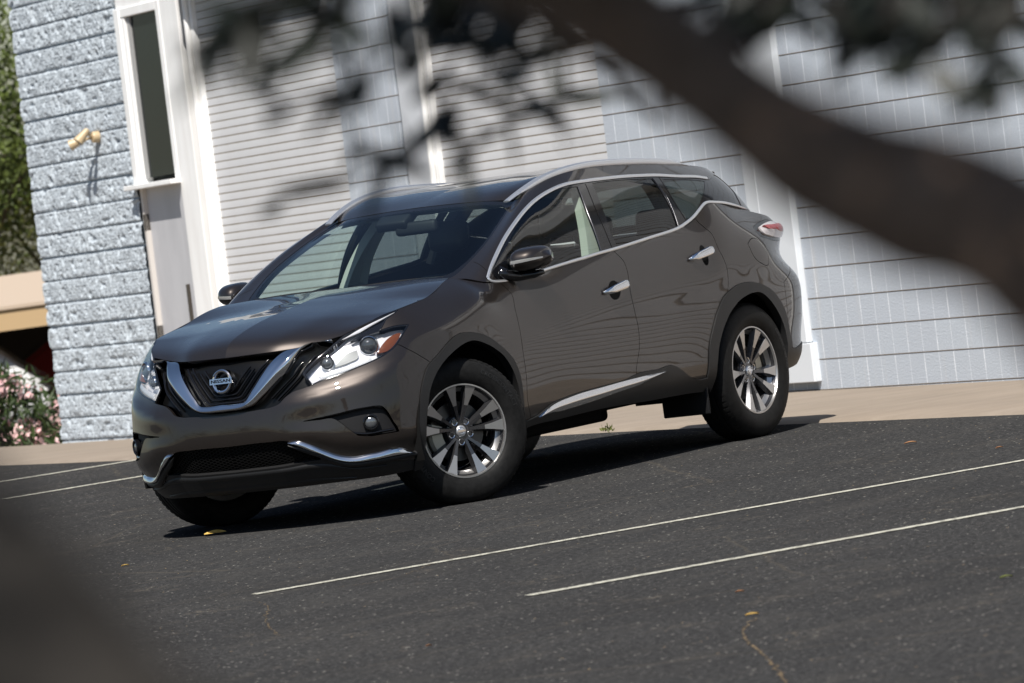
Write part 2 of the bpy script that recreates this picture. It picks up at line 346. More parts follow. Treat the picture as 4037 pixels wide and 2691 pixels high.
# outlines of the panels, in the (s,t) coordinates of the patch they lie on
TR = {
'archF_out': [[5.02,1.749],[5.031,2.682],[5.093,3.431],[5.171,4.211],[5.348,4.955],[5.726,5.417],[6.533,6.034],[7.082,5.893],[7.587,5.593],[8.096,5.17],[8.535,4.599],[8.794,4.074],[8.937,3.365],[8.98,2.608],[8.993,1.835],[9.017,1.185],[9.081,0.701]],
'archF_in': [[5.204,1.47],[5.22,2.564],[5.299,3.448],[5.38,4.074],[5.542,4.584],[5.801,5.017],[6.157,5.335],[6.561,5.537],[6.993,5.569],[7.584,5.235],[8.043,4.864],[8.389,4.435],[8.472,4.269],[8.703,3.605],[8.822,2.894],[8.877,2.074],[8.915,1.369],[9.018,0.645]],
'archR_out': [[15.248,0.161],[14.92,0.983],[15.103,2.441],[15.628,3.519],[16.461,4.253],[17.566,4.45],[18.582,4.575],[19.124,4.578],[19.565,4.445],[19.925,4.137],[20.171,3.55],[20.312,2.712],[20.361,1.876],[20.39,0.892],[20.617,0.185]],
'archR_in': [[15.974,0.036],[15.463,1.425],[15.653,2.178],[16.046,2.847],[16.709,3.413],[17.716,3.787],[18.505,4.038],[18.953,4.152],[19.393,4.133],[19.716,3.806],[19.978,3.21],[20.144,2.463],[20.214,1.613],[20.547,0.209]],
'sill_bot': [[9.258,0.527],[10.27,0.585],[11.068,0.582],[12.61,0.41],[14.733,0.181],[15.302,0.151]],
'sill_chrome': [[9.461,0.99],[9.98,1.517],[10.512,1.702],[11.401,1.75],[12.141,1.794],[12.384,1.804],[13.256,1.82],[12.457,1.436],[11.81,1.293],[11.0,1.138],[10.207,1.064]],
'paint_bot': [[9.189,0.918],[9.443,1.029],[9.959,1.564],[10.493,1.742],[11.402,1.787],[12.143,1.845],[12.435,1.988],[13.062,1.964],[13.48,1.99],[13.734,1.696],[14.081,1.202],[14.509,0.897],[14.938,0.905]],
'door1': [[9.296,7.976],[9.368,7.322],[9.272,6.671],[9.201,5.814],[9.139,4.89],[9.18,3.314],[9.159,1.935],[9.279,0.797]],
'door2': [[12.428,7.997],[12.543,7.35],[12.532,7.053],[12.464,5.975],[12.508,5.01],[12.555,4.017],[12.528,3.303],[12.395,1.873],[12.457,1.474],[12.571,1.12],[12.724,0.363]],
'door3': [[16.368,7.979],[16.609,7.447],[16.926,6.901],[16.919,6.497],[17.19,5.806],[17.392,5.23],[17.338,4.802],[17.116,4.422]],
'fuel': [[19.144,6.226],[19.323,6.437],[19.621,6.534],[19.82,6.319],[19.899,5.766],[19.861,5.415],[19.557,5.403],[19.224,5.798]],
'bumper_cut': [[4.603,6.394],[4.967,5.975],[5.237,5.592],[5.514,5.143],[5.483,5.172],[5.348,4.955]],
'taillight': [[19.795,7.103],[20.145,7.395],[20.626,7.661],[21.115,7.597],[21.115,7.261],[21.178,6.992],[21.178,6.655],[20.604,6.572],[20.098,6.648],[19.841,6.788]],
'tail_red': [[20.046,7.137],[20.447,7.338],[21.115,7.328],[21.115,7.059],[20.532,6.896],[20.198,6.893]],
'rear_bumper_black': [[20.56,0.278],[20.361,0.816],[20.382,1.358],[20.663,1.381],[20.905,1.503]],
'headlight': [[2.191,6.345],[2.52,7.022],[2.849,7.635],[3.034,7.931],[3.634,8.0],[4.323,8.0],[5.087,7.948],[4.424,7.732],[4.159,7.365],[4.678,7.268],[5.194,7.081],[4.856,6.682],[4.577,6.336],[4.389,6.219],[4.196,6.137],[3.93,6.082],[3.516,5.998],[3.074,5.873],[2.631,5.751],[2.442,5.636],[2.305,6.016]],
'hl_dark': [[3.416,7.692],[3.632,7.673],[4.395,7.731],[4.149,7.371],[3.822,7.456],[3.551,7.474]],
'hl_amber': [[4.037,6.392],[4.12,6.586],[4.309,6.822],[4.472,6.905],[4.85,6.842],[4.611,6.492],[4.392,6.332]],
'hl_proj': [[3.774,6.866],[3.988,6.727],[3.768,7.241],[2.761,6.549],[2.892,6.49],[3.125,6.782]],
'hl_drl': [[2.602,6.139],[3.061,6.222],[3.503,6.318],[3.872,6.363],[3.93,6.096],[3.516,5.998],[3.073,5.889],[2.613,5.791]],
'grille_low': [[0.0,4.571],[0.91,4.675],[1.322,4.733],[1.554,4.867],[1.703,5.14],[1.949,5.433],[2.187,5.535],[2.434,5.639],[2.305,6.016],[2.191,6.345]],
'v_out': [[0.0,4.706],[0.668,4.802],[0.832,4.918],[1.123,5.36],[1.53,6.146],[1.789,6.659],[1.932,7.231],[2.038,7.646],[2.199,7.816],[2.446,7.783],[2.804,7.741]],
'v_in': [[0.0,5.109],[0.47,5.085],[0.612,5.133],[0.798,5.583],[1.113,6.515],[1.381,7.259],[1.473,7.442],[1.586,7.711],[2.033,7.833],[2.795,7.788]],
'fog': [[2.19,3.826],[2.617,3.902],[3.054,3.977],[3.603,4.053],[3.942,4.024],[4.157,3.913],[4.274,3.665],[4.408,3.183],[4.528,2.742],[4.535,2.658],[4.14,2.672],[3.779,2.685],[3.532,2.781],[3.379,3.059],[3.209,3.428],[3.028,3.743],[2.614,3.81]],
'foglens': [[3.867,3.296],[3.983,3.258],[3.874,3.579]],
'bchrome': [[1.713,2.881],[1.941,2.885],[2.294,2.627],[2.673,2.243],[2.949,1.98],[3.24,1.828],[3.872,1.831],[4.74,1.758],[5.02,1.383],[4.063,1.508],[3.401,1.487],[3.095,1.577],[2.818,1.832],[2.549,2.147],[2.261,2.406]],
'crease': [[0.736,2.992],[1.428,3.067],[1.707,3.079],[2.21,3.063],[2.594,2.904],[2.945,2.668],[3.329,2.508],[3.924,2.457],[4.528,2.519]],
'intake': [[0.024,2.906],[1.117,2.964],[1.709,2.889],[2.076,2.525],[2.361,2.075],[2.453,1.845],[2.094,1.829],[1.372,1.739],[0.0,1.681]],
'lip_top': [[0.0,1.681],[1.368,1.721],[2.09,1.813],[2.486,1.784],[2.809,1.422],[3.529,1.332],[4.44,1.157],[5.203,0.854]],
'ws_glass': [[0.702,0.226],[1.654,0.214],[2.229,0.227],[2.468,0.32],[2.693,0.762],[2.89,1.532],[2.921,2.637],[2.614,3.449],[2.463,3.598],[1.946,3.497],[0.591,3.443],[0.0,2.555]],
'ws_edge': [[2.291,0.105],[2.628,0.175],[2.807,0.647],[3.015,1.422],[3.059,2.523],[2.962,3.846],[2.992,3.972]],
'apillar_seam': [[2.978,0.659],[3.534,0.469],[3.954,0.31]],
'topchrome_out': [[3.976,0.083],[3.903,0.513],[3.903,0.86],[3.908,1.341],[3.967,1.861],[4.222,2.363],[4.605,2.795],[5.197,3.113],[5.889,3.235],[6.847,3.257],[7.887,3.235],[9.047,3.21],[10.042,3.132],[11.218,2.755],[12.36,2.6]],
'topchrome_in': [[4.127,0.328],[4.006,0.778],[4.062,1.317],[4.255,1.976],[4.637,2.68],[5.215,2.994],[5.891,3.133],[6.832,3.126],[7.856,3.097],[8.994,3.053],[9.97,2.964],[11.128,2.575],[12.22,2.281]],
'belt_in': [[4.197,0.215],[4.581,0.031],[4.979,0.055],[6.128,0.072],[6.876,0.084],[7.501,0.105],[7.861,0.095],[8.587,0.088],[9.844,0.117],[10.328,0.079],[10.693,0.065],[11.017,0.221],[11.446,0.389],[11.958,0.218],[12.43,0.169],[12.996,0.24]],
'belt_out': [[4.121,0.055],[4.612,0.0],[5.013,0.0],[6.135,0.0],[6.889,0.003],[7.509,0.02],[7.866,0.009],[8.581,0.0],[9.829,0.019],[10.386,0.0],[10.747,0.0],[11.091,0.048],[11.431,0.206],[11.912,0.04],[12.391,0.0],[12.926,0.025]],
'win1': [[4.249,1.087],[4.312,1.845],[4.553,2.535],[5.093,2.926],[5.894,3.026],[6.591,2.989],[6.883,1.996],[7.231,0.952],[7.5,0.117],[6.876,0.084],[6.128,0.072],[5.068,0.05],[4.827,0.205]],
'win2': [[7.207,3.034],[7.838,3.018],[8.961,2.956],[9.73,2.893],[9.875,1.677],[10.038,0.152],[8.587,0.107],[7.994,0.149],[7.532,1.66]],
'win3': [[10.112,2.793],[11.072,2.464],[12.083,2.12],[11.632,1.07],[11.042,0.303],[10.673,0.134],[10.448,0.137],[10.192,1.369]],
'bgap': [[6.847,3.257],[6.92,3.048],[7.216,1.926],[7.582,0.843],[7.865,0.021]],
'rdiv': [[10.033,3.112],[10.113,1.757],[10.426,0.0]],
'rchrome': [[9.902,1.852],[9.963,1.068],[10.038,0.152]],
'handleF': [[11.697,6.228],[12.398,6.338],[12.037,6.251]],
'handleR': [[14.648,6.579],[16.331,6.479],[15.308,6.546]],
}
# ------------------------------------------------------------------ panels cut out of the smooth body patches
TS = .36     # one step along t is about this much of a step along s
def spl(pts, step=.05):
    p = np.array(pts, float)
    if len(p) == 2:
        n = max(2, int(np.hypot(*((p[1]-p[0])*[1, TS]))/step)+1); return p[0]+(p[1]-p[0])*np.linspace(0, 1, n)[:, None]
    d = np.r_[0, np.cumsum(np.hypot(*((np.diff(p, axis=0)*[1, TS]).T)))]; n = max(4, int(d[-1]/step)+1)
    # chord-parameterised Hermite: smooth, hardly overshoots
    tg = np.zeros_like(p); h = np.diff(d)[:, None]+1e-9; sl = np.diff(p, axis=0)/h
    tg[1:-1] = (sl[:-1]*h[1:]+sl[1:]*h[:-1])/(h[1:]+h[:-1]); tg[0] = sl[0]; tg[-1] = sl[-1]
    x = np.linspace(0, d[-1], n); i = np.clip(np.searchsorted(d, x, 'right')-1, 0, len(p)-2)
    u = ((x-d[i])/h[i, 0])[:, None]; hh = h[i]
    return (2*u**3-3*u**2+1)*p[i]+(u**3-2*u**2+u)*hh*tg[i]+(-2*u**3+3*u**2)*p[i+1]+(u**3-u**2)*hh*tg[i+1]
def poly(*curves, step=.05):
    out = []
    for c in curves:
        q = spl(c, step)
        if out and np.hypot(*(out[-1]-q[0])) < 1e-6: q = q[1:]
        out += list(q)
    if np.hypot(*(out[0]-out[-1])) < 1e-6: out.pop()
    return np.array(out)
def inside(P, q):
    x, y = q[:, 0], q[:, 1]; r = np.zeros(len(q), bool); n = len(P)
    for i in range(n):
        (x1, y1), (x2, y2) = P[i], P[(i+1) % n]
        if y1 == y2: continue
        c = ((y1 > y) != (y2 > y)) & (x < (x2-x1)*(y-y1)/(y2-y1)+x1); r ^= c
    return r
def partition(S, regions, ds, dt, box=None):
    """regions: [(name, polygon)] in order of priority -> vertices (s,t), triangles, label per triangle"""
    s0, s1, t0, t1 = box or (S.smin, S.smax, S.tmin, S.tmax)
    pts = []; edges = []
    for a in np.linspace(s0, s1, max(2, int(round((s1-s0)/ds))+1)):
        for b in np.linspace(t0, t1, max(2, int(round((t1-t0)/dt))+1)): pts.append((a, b))
    for nm, P in regions:
        Q = np.c_[np.clip(P[:, 0], s0, s1), np.clip(P[:, 1], t0, t1)]; k = len(pts); n = len(Q)
        pts += [tuple(a) for a in Q]; edges += [(k+i, k+(i+1) % n) for i in range(n) if np.abs(Q[i]-Q[(i+1) % n]).max() > 1e-6]
    vs, _, fs, *_ = delaunay_2d_cdt([Vector((a, b*TS)) for a, b in pts], edges, [], 0, 1e-5)
    V = np.array([(v.x, v.y/TS) for v in vs]); F = np.array([f for f in fs if len(f) == 3])
    c = V[F].mean(1); lab = np.full(len(F), -1); ar = np.abs(np.cross(V[F[:, 1]]-V[F[:, 0]], V[F[:, 2]]-V[F[:, 0]])); F = F[ar > 1e-9]; c = c[ar > 1e-9]; lab = lab[ar > 1e-9]
    for i, (nm, P) in enumerate(regions):
        h = inside(P, c) & (lab < 0); lab[h] = i
    return V, F, lab
def piece(name, S, V, F, m, parent=None, off=0., depth=.012, inset=.0, sides=(1,), free=False, dome=None, flip=False):
    """triangles F of the patch as a panel: offset outwards, edges pulled in by inset and folded inwards by depth"""
    if len(F) == 0: return None
    used, inv = np.unique(F, return_inverse=True); f = inv.reshape(-1, 3); st = V[used]
    p = S(st[:, 0], st[:, 1]); n = S.nrm(st[:, 0], st[:, 1])
    ref = p-np.array([-1.4, 0, .55]); ref[:, 0] *= .35
    sg = np.sign((n*ref).sum(1).sum()) or 1; n = n*sg
    e0 = np.cross(p[f[:, 1]]-p[f[:, 0]], p[f[:, 2]]-p[f[:, 0]]); bad = (e0*n[f].mean(1)).sum(1) < 0; f[bad] = f[bad][:, ::-1]
    cnt = {}
    for t in f:
        for i in range(3): cnt.setdefault(tuple(sorted((t[i], t[(i+1) % 3]))), []).append((t[i], t[(i+1) % 3], t[(i+2) % 3]))
    bd = [v[0] for v in cnt.values() if len(v) == 1]
    mid = lambda a: abs(p[a, 1]) < 1e-4
    if not free: bd = [b for b in bd if not (mid(b[0]) and mid(b[1]))]
    q = p+n*off
    mv = np.zeros_like(p)
    for a, b, c in bd:
        d = np.cross(n[a], p[b]-p[a]); d /= np.linalg.norm(d)+1e-12
        mv[a] += d; mv[b] += d
    ln = np.linalg.norm(mv, axis=1); k = ln > 1e-9
    mv[k] /= ln[k][:, None]; q = q+mv*inset
    cen = np.abs(p[:, 1]) < 1e-4
    if not free: q[cen, 1] = 0
    bset = sorted({x for b in bd for x in b[:2]})
    if dome and bset:
        B_ = q[bset]; D = np.full(len(q), 9.)
        for i in range(0, len(B_), 200): D = np.minimum(D, np.sqrt(((q[:, None]-B_[None, i:i+200])**2).sum(2)).min(1))
        q = q+n*(dome[0]*(1-np.exp(-(D/dome[1])**1.5)))[:, None]
    Vs = []; Fs = []; Ns = []
    for sd in sides:
        k0 = len(Vs); mir = np.array([1, sd, 1.])
        Vs += list(q*mir); nn = n*mir
        for t in f:
            t = t if sd > 0 else t[::-1]; Fs.append(tuple(int(x)+k0 for x in t)); Ns += [tuple(nn[x]) for x in t]
        if depth:
            mp = {}
            for a in bset:
                mp[a] = len(Vs); Vs += [q[a]*mir, (q[a]-n[a]*depth)*mir]
            for a, b, c in bd:
                fn = np.cross(p[b]-p[a], n[a])*mir; fn = tuple(fn/(np.linalg.norm(fn)+1e-12))
                quad = (mp[a], mp[a]+1, mp[b]+1, mp[b])
                Fs.append(quad if sd > 0 else quad[::-1]); Ns += [fn]*4
    o = obj(name, Vs, Fs, m, parent, True)
    if not dome: o.data.normals_split_custom_set(Ns)
    else: auto(o, 50)
    return o
def overlay(name, S, P, m, parent, ds=.12, dt=.3, **k):
    b = (max(S.smin, P[:, 0].min()), min(S.smax, P[:, 0].max()), max(S.tmin, P[:, 1].min()), min(S.tmax, P[:, 1].max()))
    V, F, lab = partition(S, [('a', P)], ds, dt, b); return piece(name, S, V, F[lab == 0], m, parent, **k)
def strip(name, S, pts, width, height, m, parent, off=0., sides=(1,), step=.05, taper=(0, 0), prof=7, curve=None, flat=0.):
    c = spl(pts, step) if curve is None else curve
    c = np.c_[np.clip(c[:, 0], S.smin, S.smax), np.clip(c[:, 1], S.tmin, S.tmax)]
    p = S(c[:, 0], c[:, 1]); n = S.nrm(c[:, 0], c[:, 1]); ref = p-np.array([-1.4, 0, .55]); ref[:, 0] *= .35
    n = n*(np.sign((n*ref).sum()) or 1)
    T = np.gradient(p, axis=0); T /= np.linalg.norm(T, axis=1)[:, None]+1e-12; b = np.cross(n, T)
    L_ = np.r_[0, np.cumsum(np.linalg.norm(np.diff(p, axis=0), axis=1))]
    w = np.ones(len(p))*width
    if taper[0]: w *= np.clip(.15+.85*L_/taper[0], 0, 1)
    if taper[1]: w *= np.clip(.15+.85*(L_[-1]-L_)/taper[1], 0, 1)
    a = np.linspace(-1, 1, prof); hh = (1-np.abs(a)**2.6)
    mb = MB()
    for sd in sides:
        v = []; f = []
        for i in range(len(p)):
            for x, h in zip(a, hh): v.append((p[i]+b[i]*w[i]*.5*x+n[i]*(off+height*h))*np.array([1, sd, 1]))
        for i in range(len(p)-1):
            for j in range(prof-1):
                q = (i*prof+j, i*prof+j+1, (i+1)*prof+j+1, (i+1)*prof+j); f.append(q if sd < 0 else q[::-1])
        mb.add(v, f)
    return mb.build(name, m, parent, smooth=True)

def band(name, S, ca, cb, heights, m, parent, sides=(1,), n=60, side_depth=.03, mirror_join=False, hs=None, na=9):
    """a moulding lofted between two curves on the patch: heights is its section from curve a to curve b"""
    def even(c):
        q = spl(c, .02); d = np.r_[0, np.cumsum(np.hypot(*((np.diff(q, axis=0)*[1, TS]).T)))]; x = np.linspace(0, d[-1], n)
        return np.c_[np.interp(x, d, q[:, 0]), np.interp(x, d, q[:, 1])]
    A, Bc = even(ca), even(cb); k = len(heights); mb = MB()
    fr = np.linspace(0, 1, na); hh = np.interp(fr, np.linspace(0, 1, k), heights)
    hh = np.array([float(_basis(k, [f*(k-1)], _nat(k))@np.array(heights)) for f in fr])
    hs = np.ones(n) if hs is None else np.array(hs)
    G = []
    for f, h in zip(fr, hh):
        st = A*(1-f)+Bc*f; p = S(st[:, 0], st[:, 1]); q = S.nrm(st[:, 0], st[:, 1]); ref = p-np.array([-1.4, 0, .55]); ref[:, 0] *= .35
        q = q*(np.sign((q*ref).sum()) or 1); G.append((p+q*(h*hs)[:, None], p-q*side_depth))
    rows = [G[0][1]]+[g[0] for g in G]+[G[-1][1]]; r = len(rows)
    P_ = np.stack(rows, 1).reshape(-1, 3)
    # orientation from the middle of the grid
    i, j = n//2, r//2; a, b, c = P_[i*r+j], P_[(i+1)*r+j], P_[i*r+j+1]; nn = np.cross(b-a, c-a); ref = a-np.array([-1.4, 0, .55]); ref[0] *= .35; fl = (nn@ref) < 0
    for sd in sides:
        f = [(i*r+j, (i+1)*r+j, (i+1)*r+j+1, i*r+j+1) for i in range(n-1) for j in range(r-1)]
        caps = [tuple(range(r))[::-1], tuple((n-1)*r+j for j in range(r))]
        f = f+caps if not mirror_join else f+caps[1:]
        f = [q[::-1] if fl != (sd < 0) else q for q in f]
        mb.add(P_*np.array([1, sd, 1]), f)
    return auto(mb.build(name, m, parent), 42)
# ------------------------------------------------------------------ the car
def t_(k): return [tuple(a) for a in TR[k]]
cr = np.array([(0, 3.0), (.7, 3.0), (1.43, 3.07), (1.71, 3.07), (2.21, 3.05), (2.6, 2.9), (2.95, 2.68), (3.33, 2.52), (3.92, 2.46), (4.55, 2.42), (5.2, 2.3)])
def bpost(q, s, t):
    """the bumper tucks in below its crease; the nose bar bulges a little; the front wing flares over the wheel"""
    tc = np.interp(s, cr[:, 0], cr[:, 1]); w = np.clip((s-1.2)/.8, 0, 1)*np.clip((5.3-s)/.5, 0, 1)
    d = np.clip((tc-t)/.95, 0, 1); d = d*d*(3-2*d)*w
    up = np.clip((t-tc)/.9, 0, 1); lipout = np.exp(-((t-tc-.15)/.5)**2)*w
    th = np.interp(s, [0, 1.5, 3, 4, 5, 6, 8], [0, .25, .62, .95, 1.3, 1.5, 1.57])
    dirn = np.c_[np.cos(th), np.sin(th), 0*th]
    q = q+dirn*((-.030*d+.006*lipout)[:, None])
    tr2 = np.interp(s, [1.3, 2.13, 2.56, 2.97, 3.36, 3.74, 4.15, 4.6, 5.2], [4.45, 4.74, 4.94, 5.08, 5.19, 5.27, 5.36, 5.54, 5.8]); u = t-tr2
    rid = (np.where(u > 0, np.exp(-(u/.34)**2), np.exp(-(u/.75)**2))-.0)*np.clip((s-1.3)/1.0, 0, 1)*np.clip((5.4-s)/1.4, 0, 1)
    q = q+dirn*(.014*rid)[:, None]
    wing = bump(s, 6.4, 1.5)*bump(t, 6.35, .55)*.012
    return q+dirn*wing[:, None]
B.post = bpost
def hpost(q, s, t):
    """two soft ridges run along the bonnet from the windscreen corners to the grille"""
    r = .50+.22*s
    q = q.copy(); q[:, 2] += .003*bump(t, r, .2)*np.clip(s*5, 0, 1)*np.clip((1.02-s)*4, 0, 1)
    q[:, 2] -= .004*bump(t, 0, .42)*np.clip((s-.25)*3, 0, 1)*np.clip((1.0-s)*4, 0, 1)
    return q
HOOD.post = hpost

def build_car():
    car = thing('suv', 'brown metallic suv with chrome grille parked in front of the white garage wall', 'car')
    # ---- lower body, cut into panels
    aF = [(5.0, -.3)]; fo = t_('archF_out'); fi = t_('archF_in'); ro = t_('archR_out'); ri = t_('archR_in')
    Pfo = poly([(5.02, -.4), fo[0]], fo, [fo[-1], (9.09, -.4)], [(9.09, -.4), (5.02, -.4)])
    Pfi = poly([(5.20, -.4), fi[0]], fi, [fi[-1], (9.03, -.4)], [(9.03, -.4), (5.20, -.4)])
    ro = ro[1:-1]; ri = ri[1:-1]
    Pro = poly([(14.95, -.4), ro[0]], ro, [ro[-1], (20.42, -.4)], [(20.42, -.4), (14.95, -.4)])
    Pri = poly([(15.40, -.4), ri[0]], ri, [ri[-1], (20.24, -.4)], [(20.24, -.4), (15.40, -.4)])
    pb = [(9.0, .90)]+t_('paint_bot')+[(15.2, .9)]; sb = [(9.0, .45)]+t_('sill_bot')[:-1]+[(15.2, .12)]
    Psill = poly(pb, [pb[-1], sb[-1]], sb[::-1], [sb[0], pb[0]])
    Pbelow = poly(sb, [sb[-1], (15.2, -.4)], [(15.2, -.4), (9.0, -.4)], [(9.0, -.4), sb[0]])
    hl = t_('headlight')
    Phl = poly(hl[:6], hl[5:8], hl[7:9], hl[8:11], hl[10:16], hl[15:20], hl[19:21]+[hl[0]])
    gl = t_('grille_low')
    top = [(2.3, 8.3), (0, 8.3)]
    Pgr = poly([(0, gl[0][1])]+gl[1:8], gl[7:], hl[:5], [hl[4], (3.6, 8.3)], [(3.6, 8.3), (0, 8.3)], [(0, 8.3), (0, gl[0][1])])
    Pfog = poly(t_('fog')[:5], t_('fog')[4:10], t_('fog')[9:13], t_('fog')[12:]+[t_('fog')[0]])
    it = [(0, 2.95)]+t_('intake')[1:]; it[-1] = (0, 1.69)
    Pin = poly(it[:6], it[5:], [it[-1], it[0]])
    lt = [(0, 1.84)]+[(a, b+float(np.interp(a, [2.0, 2.7], [.16, 0]))) for a, b in t_('lip_top')[1:]]
    Plip = poly(lt, [lt[-1], (5.25, .8)], [(5.25, .8), (5.25, -.4)], [(5.25, -.4), (0, -.4)], [(0, -.4), lt[0]])
    tl = t_('taillight')
    Ptl = poly(tl[:4], tl[3:7], tl[6:]+[tl[0]])
    Pfuel = poly(t_('fuel')+[t_('fuel')[0]])
    bc = [(4.3, 6.2)]+t_('bumper_cut')[:4]+[(5.6, 4.9)]
    Pbump = poly(bc, [bc[-1], (5.6, -.4)], [(5.6, -.4), (-.1, -.4)], [(-.1, -.4), (-.1, 6.2)], [(-.1, 6.2), (4.3, 6.2)])
    d1 = t_('door1'); d2 = t_('door2'); d3 = t_('door3')
    d1 = [(d1[0][0], 8.3)]+d1+[(9.3, -.4)]; d2 = [(d2[0][0], 8.3)]+d2+[(12.8, -.4)]; d3 = [(d3[0][0], 8.3)]+d3+[(16.9, 4.0)]
    Pfend = poly(d1, [d1[-1], (-.1, -.4)], [(-.1, -.4), (-.1, 8.3)], [(-.1, 8.3), d1[0]])
    Pd1 = poly(d2, [d2[-1], (8, -.4)], [(8, -.4), (8, 8.3)], [(8, 8.3), d2[0]])
    Pd2 = poly(d3, [d3[-1], (16.9, -.4)], [(16.9, -.4), (10, -.4)], [(10, -.4), (10, 8.3)], [(10, 8.3), d3[0]])
    rb = [(20.2, .2), (20.25, 1.36), (20.66, 1.39), (21.0, 1.5), (22.2, 1.55), (25.2, 1.55)]
    Prb = poly(rb, [rb[-1], (25.2, -.4)], [(25.2, -.4), (20.2, -.4)], [(20.2, -.4), rb[0]])
    Prear = poly([(20.35, -.4), (20.35, 4.6)], [(20.35, 4.6), (20.9, 5.2), (22, 5.4), (25.2, 5.5)], [(25.2, 5.5), (25.2, -.4)], [(25.2, -.4), (20.35, -.4)])
    Pgate = poly([(22.1, 4.8), (22.0, 8.3)], [(22.0, 8.3), (25.2, 8.3)], [(25.2, 8.3), (25.2, 4.8)], [(25.2, 4.8), (22.1, 4.8)])
    regs = [('voidF', Pfi), ('voidR', Pri), ('voidB', poly([(20.1, .22), (20.6, .30), (22, .5), (25.2, .55)], [(25.2, .55), (25.2, -.4)], [(25.2, -.4), (20.1, -.4)], [(20.1, -.4), (20.1, .22)])), ('archF', Pfo), ('archR', Pro), ('sill', Psill), ('below', Pbelow), ('hl', Phl), ('fog', Pfog), ('intake', Pin), ('lip', Plip), ('grille', Pgr), ('bumper', Pbump), ('tl', Ptl), ('fuel', Pfuel), ('rblack', Prb), ('rbump', Prear), ('gate', Pgate), ('fender', Pfend), ('d1', Pd1), ('d2', Pd2)]
    V, F, lab = partition(B, regs, .085, .22)
    idx = {n: i for i, (n, _) in enumerate(regs)}
    g = lambda *n: F[np.isin(lab, [idx[a] for a in n])]
    P = M['paint']; both = (1, -1)
    piece('front_bumper', B, V, g('bumper'), P, car, inset=.0018, sides=both, depth=.02)
    piece('lower_lip', B, V, g('lip'), M['trim'], car, off=-.004, sides=both, depth=.05, inset=.001)
    for rg, w_ in (([(0, 1.42), (1.4, 1.44), (2.1, 1.50), (2.6, 1.40), (3.1, 1.10), (4.2, .98)], .034), ([(0, .42), (1.4, .42), (2.1, .46), (2.6, .36), (3.1, .30)], .05)): strip('lip_ridge', B, rg, w_, .007, M['trim'], car, off=-.005, sides=both, taper=(0, .4))
    gp = piece('grille', B, V, g('grille'), M['grille_black'], car, off=-.045, sides=both, depth=.0)
    inp = piece('lower_grille', B, V, g('intake'), M['mesh_black'], car, off=-.050, sides=both, depth=.0)
    for sd in both:
        S1 = (sd,)
        fen = piece('front_fender', B, V, g('fender'), P, car, inset=.0018, sides=S1, depth=.02)
        a = piece('wheel_arch_trim', B, V, g('archF'), M['trim'], car, off=.007, sides=S1, depth=.045)
        a = piece('wheel_arch_trim', B, V, g('archR'), M['trim'], car, off=.007, sides=S1, depth=.045)
        for nm, cut, hd in (('front_door', 'd1', 'handleF'), ('rear_door', 'd2', 'handleR')):
            d = piece(nm, B, V, g(cut), P, car, inset=.0022, sides=S1, depth=.02)
            (s0, t0), (s1, t1), (sc_, tc_) = TR[hd]
            # handle: a chrome bar bridging a dark cup
            cup = [(sc_+.0+(.056)/.345*math.cos(a)*(1 if hd == 'handleF' else 1.5), tc_-.05+.47*math.sin(a)) for a in np.linspace(0, 2*math.pi, 25)]
            if hd == 'handleR': cup = [(x+.35, y) for x, y in cup]
            ov = overlay('handle_cup', B, poly(cup[:-1]+[cup[0]]), M['under'], d, .05, .1, off=.0012, depth=.004, sides=S1)
            p0 = B([s0], [t0-.02])[0]; p1 = B([s1], [t1+.04])[0]; n_ = B.nrm([sc_], [tc_])[0]; n_ = n_*(1 if n_[1] > 0 else -1)
            pts = []; rad = []
            for k in np.linspace(0, 1, 13):
                lift = .030*min(1, k*5, (1-k)*5+.15); pts.append((p0+(p1-p0)*k+n_*(lift+.003))*np.array([1, sd, 1])); rad.append(.0175*(1-.55*abs(2*k-1)**4)*(0.8+.35*k))
            mb = MB().tube(pts, [1.32*r for r in rad], 14); nn_ = Vector(n_*np.array([1, sd, 1]))
            mb.v = [tuple(Vector(q)-nn_*(.52*(Vector(q)-Vector(pts[i//14])).dot(nn_))) for i, q in enumerate(mb.v)]
            hc_ = np.mean(np.array(mb.v), 0); zz = np.array(mb.v)
            mb.build('handle', M['chrome'], d, smooth=True)
        sl = piece('side_sill', B, V, g('sill'), M['trim'], car, off=.010, sides=S1, depth=.05)
        sc2 = t_('sill_chrome'); band('chrome_strip', B, sc2[:7], [sc2[0]]+sc2[7:][::-1]+[sc2[6]], [.012, .020, .021, .013], M['chrome'], sl, S1)
        q = piece('quarter_panel', B, V, F[(lab < 0)], P, car, inset=.0018, sides=S1, depth=.02)
        piece('fuel_door', B, V, g('fuel'), P, q, inset=.0022, sides=S1, depth=.02)
        build_lamp(car, S1, V, g, P)
        # tail lamp wraps the corner
        Pt = poly(tl[:4], tl[3:7], tl[6:]+[tl[0]])
        lamp = piece('taillight', B, V, g('tl'), M['gloss_black'], car, off=.0, sides=S1, depth=.02)
        c = Pt.mean(0); Pw = (Pt-c)*[.84, .76]+c+[.08, .03]
        overlay('lamp_lens', B, Pw, M['tail_rim'], lamp, .06, .1, off=.008, depth=.012, sides=S1, dome=(.02, .03))
        overlay('red_lens', B, (lambda q: (q-q.mean(0))*[.80, .46]+q.mean(0)-[.08, .0])(poly(t_('tail_red')+[t_('tail_red')[0]])), M['red'], lamp, .06, .1, off=.027, depth=.014, sides=S1, dome=(.008, .02))
        # fog lamp in its recess
        fg = piece('fog_lamp', B, V, g('fog'), M['black'], car, off=-.028, sides=S1, depth=-.028)
        f0, f1 = t_('foglens')[:2]; pc = B([f0[0]], [f0[1]])[0]*np.array([1, sd, 1]); nn = Vector((.80, sd*.60, 0))
